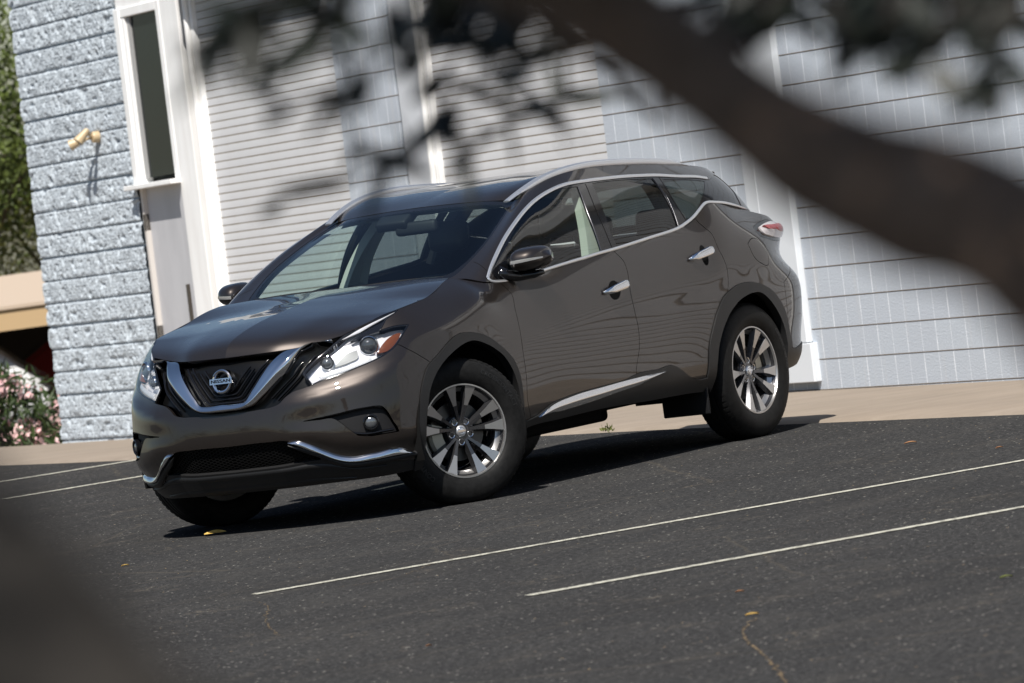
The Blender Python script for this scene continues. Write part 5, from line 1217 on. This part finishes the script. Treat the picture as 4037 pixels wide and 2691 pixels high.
def tree(name, label, base, height, crown_c, crown_r, n, size, m, seed, group=None):
    rs = np.random.RandomState(seed); t = thing(name, label, 'tree', base, group=group); b = Vector(base)
    cc_ = Vector(crown_c)-b; mb = MB()
    mb.tube([(0, 0, 0), (.05, .03, height*.25), cc_*.55, cc_], [.16, .13, .10, .05], 10)
    cl = []
    for i in range(26):
        q = rs.normal(size=3); q /= np.linalg.norm(q); q *= rs.rand()**.4; c_ = np.array(cc_)+q*np.array(crown_r); cl.append(c_)
        if i % 3 == 0: mb.tube([cc_*.5, cc_*.3+Vector(c_)*.5, Vector(c_)], [.07, .04, .015], 6)
    mb.build('trunk', M['bark'], t, smooth=True)
    P_ = []
    for c_ in cl: P_.append(c_+rs.normal(size=(n//26, 3))*np.array(crown_r)*.20)
    f = leaf_mesh('crown', np.concatenate(P_), size, m, t, rs, .5); return t
def gz(u): return float(np.interp(u, [-60, -28, -16, -13.9], [-1.8, -1.42, -.75, -.50]))
g = 'trees beyond the carport'
M['leaf_mid'] = leaf_mat('mid_green_leaf', (.050, .072, .014), (.125, .160, .036), 1.5); M['leaf_lime'] = leaf_mat('yellow_green_leaf', (.12, .125, .022), (.20, .20, .045), .8)
for (pt, h_, rr, m_, sz, n_, lb) in (((-43.5, -36.4), 3.6, (2.2, 2.2, 2.2), 'leaf_mid', .085, 20000, 'mid green tree beyond the block wall at the left edge'), ((-46, -36.5), 1.95, (3.4, 3.4, .95), 'leaf_lime', .045, 34000, 'smooth yellow-green shrub tree low behind the tan carport roof'), ((-41, -36.6), 4.4, (2.0, 2.0, 2.0), 'leaf_dark', .085, 16000, 'tall dark tree crown filling the top left corner')):
    tree('tree', lb, (pt[0], pt[1], -1.8), h_, (pt[0], pt[1], h_-.6), rr, n_, sz, M[m_], int(h_*10), g)
# oleander in flower
ol = thing('oleander_bush', 'oleander bush covered in pink flowers at the foot of the block wall corner', 'bush', (-19.0, -17.35, -.85))
rs = np.random.RandomState(5); Pn = []
for i in range(60):
    a = rs.rand()*6.28; r = rs.rand()**.5*.95; h_ = .22+rs.rand()*1.0*(1-.35*r); Pn.append(np.array([r*math.cos(a), r*math.sin(a), h_]))
leaf_mesh('foliage', np.concatenate([q+rs.normal(size=(60, 3))*.13 for q in Pn]), .13, M['leaf_dark'], ol, rs, .2, .5)
leaf_mesh('flowers', np.concatenate([q+np.array([.05, .05, .05])*1+rs.normal(size=(26, 3))*.06 for q in Pn if q[2] > .3]), .052, M['petal'], ol, rs, .9)['kind'] = 'stuff'
mb = MB()
for q in Pn[::3]: mb.tube([(0, 0, 0), tuple(q*.5+np.array([0, 0, .1])), tuple(q)], [.02, .014, .006], 5)
mb.build('stems', M['bark'], ol)
hd = thing('hedge', 'clipped dark green hedge behind the pink oleander', 'hedge', (-20.6, -18.3, -.95)); rs = np.random.RandomState(8)
ax = Vector((-.5399, .8306, 0)).normalized(); q = rs.rand(5000, 3)*[3.4, .8, .93]
leaf_mesh('foliage', [tuple(ax*(x-2.6)+Vector((-.84*y_, -.55*y_, z))) for x, y_, z in q], .07, M['leaf_dark'], hd, rs, .5)
MB().tube([ax*-2.4+ZZ*.3, ax*.7+ZZ*.3], .05, 6).build('stems', M['bark'], hd)
# carport
M['roof_tan'] = mat('tan_roof', (.47, .375, .285), .8); M['fascia'] = mat('tan_fascia', (.45, .315, .17), .7); M['shade'] = mat('carport_shade', (.06, .045, .035), .9)
cp = thing('carport', 'low tan-roofed carport sheltering parked cars beyond the block wall', 'carport', (-29.0, -24.3, -1.42)); E1 = Vector((-.5399, .8306, 0)).normalized(); E2 = Vector((-.8354, -.5486, 0)).normalized()
cp.rotation_euler = (0, 0, math.atan2(E1.y, E1.x))
MB().box(-6, 3.2, -.05, .05, 1.82, 2.10).build('fascia', M['fascia'], cp)
v = [(-6, -.08, 2.10), (3.2, -.08, 2.10), (3.2, 6, 2.37), (-6, 6, 2.37), (-6, -.08, 2.06), (3.2, -.08, 2.06), (3.2, 6, 2.33), (-6, 6, 2.33)]
MB().add(v, [(0, 1, 2, 3), (7, 6, 5, 4), (0, 4, 5, 1), (1, 5, 6, 2), (2, 6, 7, 3), (3, 7, 4, 0)]).build('roof', M['roof_tan'], cp)
for x in (-2.6, .44, 2.6):
    MB().box(x-.06, x+.06, .15, .27, 0, 1.83).build('post', M['fascia'], cp)
MB().box(-6, 3.2, 5.8, 5.95, 0, 2.3).build('shade_backing', M['shade'], cp)  # added dark sheet standing in for the shade under the roof
# two cars in the carport
def small_car(label, loc, rz, body, seed):
    t = thing('parked_car', label, 'car', loc, (0, 0, rz), 'cars parked at the carport')
    prof = [(2.25, .35), (2.3, .65), (2.1, .88), (1.15, 1.0), (.45, 1.45), (-.1, 1.6), (-1.5, 1.58), (-2.05, 1.1), (-2.25, .95), (-2.25, .35)]
    bm = bmesh.new(); vs = [bm.verts.new((x, .86, z)) for x, z in prof]; f0 = bm.faces.new(vs); r = bmesh.ops.extrude_face_region(bm, geom=[f0]); nv = [e for e in r['geom'] if isinstance(e, bmesh.types.BMVert)]
    for q in nv: q.co.y = -.86
    for q in bm.verts:
        if q.co.z > 1.05: q.co.y *= .78
    bmesh.ops.recalc_face_normals(bm, faces=bm.faces[:]); bmesh.ops.bevel(bm, geom=bm.edges[:], offset=.07, segments=3, affect='EDGES'); bm.verts.index_update()
    obj('body', [q.co for q in bm.verts], [[q.index for q in f.verts] for f in bm.faces], body, t, True); bm.free()
    for s in (1, -1):
        v = [(.95, .80, 1.02), (.38, .70, 1.42), (-.1, .68, 1.52), (-1.45, .68, 1.5), (-1.9, .80, 1.08)]; v = [(x, (y_+.018)*s, z) for x, y_, z in v]
        obj('side_windows', v+[(x, y_-.02*s, z) for x, y_, z in v], [(0, 1, 2, 3, 4) if s > 0 else (4, 3, 2, 1, 0)]+[(i, (i+1) % 5, 5+(i+1) % 5, 5+i) for i in range(5)], M['pane'], t)
    obj('windscreen', [(1.16, .68, 1.06), (1.16, -.68, 1.06), (.50, -.60, 1.47), (.50, .60, 1.47)], [(0, 1, 2, 3)], M['pane'], t)
    for x in (1.4, -1.4):
        for s in (1, -1): MB().lathe([(0, .1), (.2, .11), (.33, .1), (.34, 0), (.33, -.1), (0, -.1)], 24, c=(x, .78*s, .34)).build('wheel', M['rubber'], t, ang=40)
    return t
small_car('white suv parked under the tan carport at the left edge', (-28.62, -26.67, -1.20), math.atan2(-E1.y, -E1.x), mat('white_car_paint', (.72, .72, .72), .25, 0, 1), 1)
small_car('dark red car parked under the tan carport beside its post', (-31.9, -25.6, -1.25), math.atan2(-E1.y, -E1.x), mat('red_car_paint', (.30, .02, .025), .25, 0, 1), 2)

# dark tree line around the lot, out of the picture: what the paint and the glass mirror
rs = np.random.RandomState(17); q = []
for i in range(70):
    a = R(-62+rs.rand()*150); r = 66+rs.rand()*14; h_ = 4.5+4.5*rs.rand(); c_ = np.array([r*math.cos(a), r*math.sin(a), h_*.5])
    q.append(c_+rs.normal(size=(110, 3))*np.array([1.6, 1.6, h_*.26]))
for i in range(26):
    p_ = W(-6+26*rs.rand(), -11-3*rs.rand()); h_ = 6.0+2.2*rs.rand(); q.append(np.array([p_.x, p_.y, h_*.6])+rs.normal(size=(160, 3))*np.array([1.0, 1.0, h_*.17]))
struct(leaf_mesh('tree_line', np.concatenate(q), .62, M['leaf_dark'], None, rs, .6))['kind'] = 'stuff'
bpy.data.objects['tree_line']['label'] = 'line of dark trees around the parking lot'; bpy.data.objects['tree_line']['category'] = 'trees'

# a dusty crack wandering through the open asphalt
def ground_at_(px, py):
    d = CD+CX*((px-1176)/14160)+CY*(-(py-784)/14160); return Vector(CAM_P)+d*(-CAM_P[2]/d.z)
M['crack'] = m = mat('crack_dust', (.16, .125, .085), .95, spec=0); c = coords(m); L(m, ramp(m, noise(m, c, 24, 4, .7), [(.40, (.035, .033, .030)), (.58, (.22, .165, .105)), (.75, (.36, .25, .14))]), BS(m).inputs['Base Color'])
def crack(pts, wd, sd):
    q = [ground_at_(*a) for a in pts]; cv = Curve([tuple(p) for p in q]); n = 160; v = []
    for i, p in enumerate(cv(np.linspace(0, 1, n))):
        a = mnoise.noise(Vector((i*.21, sd, 0))); b = abs(mnoise.noise(Vector((i*.33, sd, 5)))); sx = BX*(.05*a); w_ = wd*(.15+1.5*b)
        v += [Vector(p)+sx+BX*w_+ZZ*.003, Vector(p)+sx-BX*w_+ZZ*.003]
    for k in v: k.z = .003
    return struct(obj('pavement_crack', v, [(i*2, i*2+1, i*2+3, i*2+2) for i in range(n-1)], M['crack']))
crack([(1735, 1420), (1708, 1448), (1722, 1478), (1762, 1512), (1800, 1560), (1850, 1640)], .020, 1)
crack([(430, 1372), (600, 1385), (610, 1420), (640, 1460)], .014, 2)
crack([(1150, 1260), (1010, 1290), (900, 1330), (760, 1350)], .006, 3)
# ------------------------------------------------------------------ the trees the picture is taken through
CP = Vector(CAM_P)
def at(px, py, Z):      # a point this far in front of the camera; px, py in a 2352 x 1568 frame
    return CP+(CD+CX*((px-1176)/14160)+CY*(-(py-784)/14160))*Z
M['limb'] = m = mat('limb_bark', (.10, .072, .056), .9, spec=.15)
c = coords(m); n_ = noise(m, coords(m, (14, 14, 14)), 2.2, 5, .65, .8); L(m, ramp(m, n_, [(.32, (.10, .066, .046)), (.55, (.19, .128, .090)), (.75, (.29, .205, .15))]), BS(m).inputs['Base Color']); bumpn(m, n_, .7, .006)
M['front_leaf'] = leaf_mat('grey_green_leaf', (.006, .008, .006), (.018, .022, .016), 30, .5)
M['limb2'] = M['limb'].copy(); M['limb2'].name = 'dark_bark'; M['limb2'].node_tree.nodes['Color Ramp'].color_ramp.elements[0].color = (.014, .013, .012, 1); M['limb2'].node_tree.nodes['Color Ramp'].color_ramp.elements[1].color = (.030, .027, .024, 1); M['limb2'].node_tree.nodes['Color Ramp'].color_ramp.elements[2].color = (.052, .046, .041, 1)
def limb_mesh(pts, rad, n=20, sub=8, seed=0):
    cv = Curve([tuple(p) for p in pts]); k = (len(pts)-1)*sub+1; q = cv(np.linspace(0, 1, k)); r = np.interp(np.linspace(0, 1, k), cv.L, rad)
    mb = MB().tube([Vector(a) for a in q], list(r), n); v = []
    for i, p in enumerate(mb.v):
        c_ = Vector(q[min(i//n, k-1)]); d = Vector(p)-c_; s = 1+.10*mnoise.noise(Vector(p)*18+Vector((seed, 0, 0)))+.05*mnoise.noise(Vector(p)*60); v.append(c_+d*s)
    mb.v = [tuple(p) for p in v]; return mb
def front_tree():
    t = thing('foreground_tree', 'thick brown branch with narrow leaves sweeping blurred across the top right, close to the camera', 'tree')
    rs = np.random.RandomState(11)
    limb = [at(3050, 2300, 3.05), at(2750, 1200, 3.0), at(2560, 790, 2.97), at(2352, 568, 3.0), at(2170, 480, 3.05), at(1985, 418, 3.08), at(1785, 305, 3.12), at(1600, 172, 3.16), at(1425, 45, 3.2), at(1220, -80, 3.25), at(950, -210, 3.35), at(700, -330, 3.5)]
    rad = [.046, .040, .036, .0345, .0365, .0350, .0295, .0265, .0285, .0285, .022, .014]
    tr_ = limb_mesh(limb, rad); g0 = limb[0]
    base = Vector((g0.x-.25, g0.y+.35, -.02)); tr_2 = limb_mesh([base, base+Vector((.02, -.03, .35)), g0+Vector((-.05, .08, -.45)), g0], [.085, .07, .055, .042], seed=4)
    tr_.add(tr_2.v, tr_2.f)
    tr_.add(*[(lambda a: (a.v, a.f))(limb_mesh([g0+Vector((-.03, .05, -.3)), g0+Vector((.25, .25, .6)), g0+Vector((.9, .6, 1.5)), g0+Vector((1.8, 1.0, 2.3))], [.05, .045, .03, .015], seed=9))][0])
    tr_.build('trunk', M['limb'], t, smooth=True)
    # knot on the limb
    mb = limb_mesh([at(2060, 470, 3.06), at(2110, 410, 3.05), at(2150, 350, 3.04), at(2165, 322, 3.04)], [.020, .019, .0145, .009], seed=2); mb.build('knot', M['limb'], t, smooth=True)
    # twigs with narrow leaves: px, py of root and tip, distance, leaf count
    P_ = []; D_ = []; TW = []
    def twig(a, b, Z, n, spread=34, Z2=None, r=.007, droop=0):
        Z2 = Z2 or Z; A, B_ = at(*a, Z), at(*b, Z2); mid = (A+B_)/2+CY*(-droop*Z/14160)
        pts = [A, (A*.6+mid*.4)+CX*(.004*rs.normal()), mid, (B_+mid)/2+CX*(.004*rs.normal()), B_]
        TW.append((pts, [r, r*.9, r*.75, r*.55, r*.3]))
        cv = Curve([tuple(p) for p in pts])
        for k in rs.rand(n)**.8:
            p = Vector(cv([.12+.88*k])[0]); T = (B_-A).normalized(); sd = rs.choice([-1, 1]); dg = CX*.82+CY*(.50 if rs.rand() < .75 else -.55); d = (T*(.35*rs.rand())+dg*(-1 if T.dot(dg) < 0 else 1)*(.9)+CY*(.22*rs.normal())+CX*(sd*.2*rs.rand())+CD*(.35*rs.normal())).normalized()
            P_.append(p+d*.030); D_.append(d)
    for i in range(5): x = 1040+i*66; twig((x+20, -150), (x+rs.normal()*20, 10+rs.rand()*60), 5.2+rs.rand()*.5, 11)
    # the fringe of the crown along the top right
    for i in range(19):
        x = 1640+i*42+rs.normal()*18; twig((x+50, -170), (x-20+rs.normal()*40, 0+rs.rand()*75+(25 if x > 2080 else 0)), 5.2+rs.rand()*.7, 12)
    for (a, b) in (((1800, -40), (1730, 80)), ((2060, 0), (1990, 140)), ((2250, 10), (2330, 200)), ((2200, 0), (2130, 140)), ((1900, 0), (1975, 120)), ((2340, 0), (2290, 150))): twig(a, b, 5.2, 8)
    # the crown above and towards the camera, out of the picture, that keeps these in shade
    Q = []; DQ = []
    for i in range(84):
        px_ = 1620+1080*rs.rand()**.8; c_ = at(px_, float(np.interp(px_, [1150, 1500, 2000, 2650], [-50, 120, 450, 1100])), 3.1+.5*rs.rand())+SUN_TO*(.8+1.4*rs.rand())+Vector(rs.normal(size=3)*.16)
        for k in range(70):
            e = c_+Vector(rs.normal(size=3)*.13); f_ = e-CP; dz = f_.dot(CD); dd = Vector(rs.normal(size=3)).normalized()
            if dz < .3 or (abs(f_.dot(CX)/dz) < .10 and f_.dot(CY)/dz < .060): continue      # keep the gap one looks through clear
            Q.append(e); DQ.append(dd)
    for i in range(14):
        a = at(1500+rs.normal()*500, 50, 3.6); TW.append(([at(1300, -150, 3.3), at(1300, -600, 3.0)+Vector(rs.normal(size=3)*.1), a+SUN_TO*(1.3+rs.rand())], [.012, .008, .003]))
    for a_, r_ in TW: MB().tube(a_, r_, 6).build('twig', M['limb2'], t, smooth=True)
    v = []; f = []
    for p, d in list(zip(P_, D_))+list(zip(Q, DQ)):
        s = d.cross(Vector(rs.normal(size=3))).normalized(); kk = d.cross(s); Ln = .030*(1+.25*rs.normal()); Wd = .0085*(1+.2*rs.normal()); b = len(v)
        v += [p-d*Ln, p-d*Ln*.3+s*Wd+kk*.002, p+d*Ln*.35+s*Wd*.8+kk*.002, p+d*Ln-kk*.004, p+d*Ln*.35-s*Wd*.8+kk*.002, p-d*Ln*.3-s*Wd+kk*.002]
        f += [(b, b+1, b+5), (b+1, b+2, b+4, b+5), (b+2, b+3, b+4)]
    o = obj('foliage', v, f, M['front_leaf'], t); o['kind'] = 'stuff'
    return t
front_tree()
def spray_tree():
    """a second tree farther off: a few leafy twigs of it hang into the top of the picture"""
    t = thing('overhanging_tree', 'tree hanging dark leafy twigs, blurred, over the roll-up doors at the top centre', 'tree')
    rs = np.random.RandomState(31); P_ = []; TW = []
    base = at(-1700, 0, 6.6); base = Vector((base.x, base.y, -.02)); fork = Vector((base.x+.1, base.y, 2.1))
    top = [fork, at(-900, -560, 6.5), at(-100, -440, 6.4), at(500, -320, 6.3), at(1000, -250, 6.2), at(1500, -280, 6.1)]
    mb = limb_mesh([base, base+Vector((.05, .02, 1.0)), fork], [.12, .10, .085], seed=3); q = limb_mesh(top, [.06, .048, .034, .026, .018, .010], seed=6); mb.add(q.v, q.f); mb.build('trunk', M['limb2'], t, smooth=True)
    def twig(pts, Z, n, r=.010, ln=.055, wd=.0125):
        Z, n, r, ln, wd = Z*.68, int(n*.62)+1, r*.55, ln*.62, wd*.60
        q = [at(x, y, Z+.12*rs.normal()) for x, y in pts]; cv = Curve([tuple(p) for p in q]); c_ = cv(np.linspace(0, 1, 9)); TW.append(([Vector(p) for p in c_], list(np.linspace(r, r*.4, 9))))
        for k in rs.rand(n)**.75:
            p = Vector(cv([.10+.90*k])[0]); T = (Vector(cv([min(1, .15+.9*k)])[0])-Vector(cv([.05+.9*k])[0])).normalized(); sd = rs.choice([-1, 1])
            d = (T*.9+CX*(.35*rs.normal())+CY*(.36*rs.normal()-.02)+CD*(.5*rs.normal())).normalized(); P_.append((p+d*ln*.8, d, ln*(1+.25*rs.normal()), wd*(1+.2*rs.normal())))
    Z = 9.2
    # left: shadowy sprays over the first door
    twig([(800, -260), (690, -60), (560, 40), (450, 120)], 7.0, 26, .012, .07, .017); twig([(900, -230), (840, -40), (740, 80)], 7.0, 20, .012, .07, .017)
    twig([(720, 60), (640, 130), (530, 195)], Z, 10, .008); twig([(960, -200), (930, 0), (860, 150), (760, 215)], 8.2, 14, .010)
    twig([(760, 215), (700, 225), (625, 265)], 8.6, 9, .008); twig([(770, 240), (800, 290), (850, 340)], Z, 8, .007)
    twig([(960, 330), (860, 385), (760, 430), (620, 465)], 9.4, 17, .010, .085, .017); twig([(1000, 250), (985, 330), (930, 385)], 9.0, 5, .007)
    # middle: the dense spray below the limb
    twig([(1130, -240), (1080, -60), (1010, 60), (930, 165)], 8.8, 11, .013, .06, .015); twig([(1240, -240), (1180, -40), (1110, 90)], 8.6, 10, .013, .06, .016); twig([(1330, -240), (1290, -20), (1250, 90)], 8.6, 9, .013, .06, .016)
    twig([(1090, 60), (1040, 140), (1000, 230)], 9.6, 13, .010, .07, .015); twig([(1050, 190), (1130, 230), (1200, 265), (1250, 250), (1330, 205)], 10, 20, .015, .065, .015)
    twig([(1215, 255), (1155, 290), (1090, 335), (1040, 355)], 10, 12, .012, .065, .015); twig([(1040, 220), (1020, 275), (990, 330)], 9.8, 12, .010, .065, .015); twig([(1360, 100), (1240, 140), (1160, 165)], 9.6, 14, .012, .065, .015)
    twig([(1390, 110), (1420, 150), (1400, 190)], 8.6, 4, .008); twig([(1420, 200), (1470, 250), (1520, 290)], 9.0, 3, .008, .06, .013); twig([(1270, 250), (1290, 290), (1300, 320)], 9.8, 4, .008)
    twig([(1020, -200), (1000, 0), (960, 90)], 7.6, 14, .012, .06, .016)
    # unseen crown leaves added over it to keep it in shade
    for i in range(70):
        x = 350+1150*rs.rand(); c_ = at(x, -60+330*rs.rand(), 6.0)+SUN_TO*(1.5+1.6*rs.rand())
        for k in range(45):
            e = c_+Vector(rs.normal(size=3)*.22); f_ = e-CP; dz = f_.dot(CD); dd = Vector(rs.normal(size=3)).normalized()
            if dz < .3 or (abs(f_.dot(CX)/dz) < .10 and f_.dot(CY)/dz < .060): continue
            P_.append((e, dd, .085, .03))
    for i in range(10):
        x = 350+1150*rs.rand(); TW.append(([at(x, -260, 6.2), at(x+60*rs.normal(), -560, 6.0), at(x, 0, 6.2)+SUN_TO*2.0], [.010, .008, .004]))
    for a_, r_ in TW: MB().tube(a_, r_, 6).build('twig', M['limb2'], t, smooth=True)
    v = []; f = []
    for p, d, Ln, Wd in P_:
        s = d.cross(CD+Vector(rs.normal(size=3))*.6).normalized(); kk = d.cross(s); b = len(v)
        v += [p-d*Ln, p-d*Ln*.3+s*Wd+kk*.003, p+d*Ln*.35+s*Wd*.8+kk*.003, p+d*Ln-kk*.005, p+d*Ln*.35-s*Wd*.8+kk*.003, p-d*Ln*.3-s*Wd+kk*.003]; f += [(b, b+1, b+5), (b+1, b+2, b+4, b+5), (b+2, b+3, b+4)]
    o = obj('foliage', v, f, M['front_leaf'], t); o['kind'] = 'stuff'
spray_tree()
t2 = thing('leaning_trunk', 'dark leaning tree trunk filling the bottom left corner, blurred close to the camera', 'tree')
pts = [at(-460, 910, 2.3), at(-215, 1230, 2.25), at(50, 1500, 2.25), at(310, 1790, 2.25), at(600, 2700, 2.25)]
pts = [at(-900, 200, 2.4)]+pts; b_ = pts[-1]; pts += [Vector((b_.x+.03, b_.y, .9)), Vector((b_.x+.08, b_.y+.03, .4)), Vector((b_.x+.1, b_.y+.05, -.02))]
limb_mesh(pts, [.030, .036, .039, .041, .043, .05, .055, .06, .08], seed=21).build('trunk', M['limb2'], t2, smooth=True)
rs = np.random.RandomState(4); q = pts[0]
tw = limb_mesh([q, q+Vector((.1, -.3, .5)), q+Vector((.3, -.5, 1.1))], [.03, .02, .008], seed=5); tw.build('branch', M['limb'], t2, smooth=True)
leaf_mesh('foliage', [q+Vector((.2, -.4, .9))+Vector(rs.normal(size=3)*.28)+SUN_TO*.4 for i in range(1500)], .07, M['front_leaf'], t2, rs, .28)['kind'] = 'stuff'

# ------------------------------------------------------------------ leaves lying on the lot
M['dry_leaf'] = leaf_mat('dry_yellow_leaf', (.45, .28, .06), (.72, .50, .16), 30); M['brown_leaf'] = leaf_mat('dry_brown_leaf', (.28, .13, .06), (.42, .22, .10), 30)
def ground_at(px, py):
    d = CD+CX*((px-1176)/14160)+CY*(-(py-784)/14160); return CP+d*(-CP.z/d.z)
def fallen(px, py, ln, rz, m, label, group=None):
    p = ground_at(px, py); n = 9; v = []; s_ = rng.random()*.5
    for i in range(n):
        k = i/(n-1); w_ = ln*.16*math.sin(math.pi*min(1, k*.92+.06))**.7; h = .004+.010*ln/.1*math.sin(k*3.1)*(.5+s_)
        v += [(ln*(k-.5), w_, h+.003), (ln*(k-.5), 0, h), (ln*(k-.5), -w_, h+.004)]
    v += [(x, y, z+.0015) for x, y, z in v]; N_ = n*3; f = []
    for i in range(n-1):
        for j in range(2): a = i*3+j; f += [(a, a+1, a+4, a+3), (N_+a+3, N_+a+4, N_+a+1, N_+a)]
    o = obj('fallen_leaf', v, f, m, None, True, p); o.rotation_euler = (R(24 if ln > .1 else 11), 0, rz); o.location.z += ln*.05; tag(o, label, 'leaf', group); return o
g = 'dry leaves lying on the asphalt'
view = math.atan2(CX.y, CX.x)
fallen(495, 1229, .115, view+.1, M['dry_leaf'], 'bright yellow dry leaf on the asphalt below the front bumper', g)
fallen(288, 1302, .04, view+.3, M['dry_leaf'], 'small yellow leaf on the asphalt left of the front wheel', g)
fallen(2092, 1021, .065, view, M['brown_leaf'], 'rust brown leaf on the asphalt right of the rear wheel', g)
fallen(2296, 1031, .04, view+.4, M['brown_leaf'], 'small brown leaf near the apron at the right edge', g)
fallen(1700, 1363, .035, view, M['brown_leaf'], 'brown leaf fragment just below the nearest white bay line', g)
fallen(2312, 1330, .05, view+.2, leaf_mat('green_leaf', (.10, .12, .03), (.20, .22, .06)), 'dull green leaf on the asphalt at the right edge below both bay lines', g)
fallen(1728, 1416, .05, view+.15, M['dry_leaf'], 'pale tan leaf sliver on the open asphalt at lower right', g)
fallen(985, 1487, .025, view+.5, M['brown_leaf'], 'tiny orange leaf scrap on the asphalt near the bottom edge', g)
wd = thing('weed', 'tiny green weed at the apron edge seen under the suv', 'plant', tuple(ground_at(1399, 994))); rs = np.random.RandomState(2)
leaf_mesh('leaves', [(.018*rs.normal(), .018*rs.normal(), .015+.03*rs.rand()) for i in range(36)], .025, M['leaf_olive'], wd, rs, .35, .8)
MB().tube([(0, 0, 0), (.01, 0, .06)], .003, 5).build('stem', M['leaf_olive'], wd)
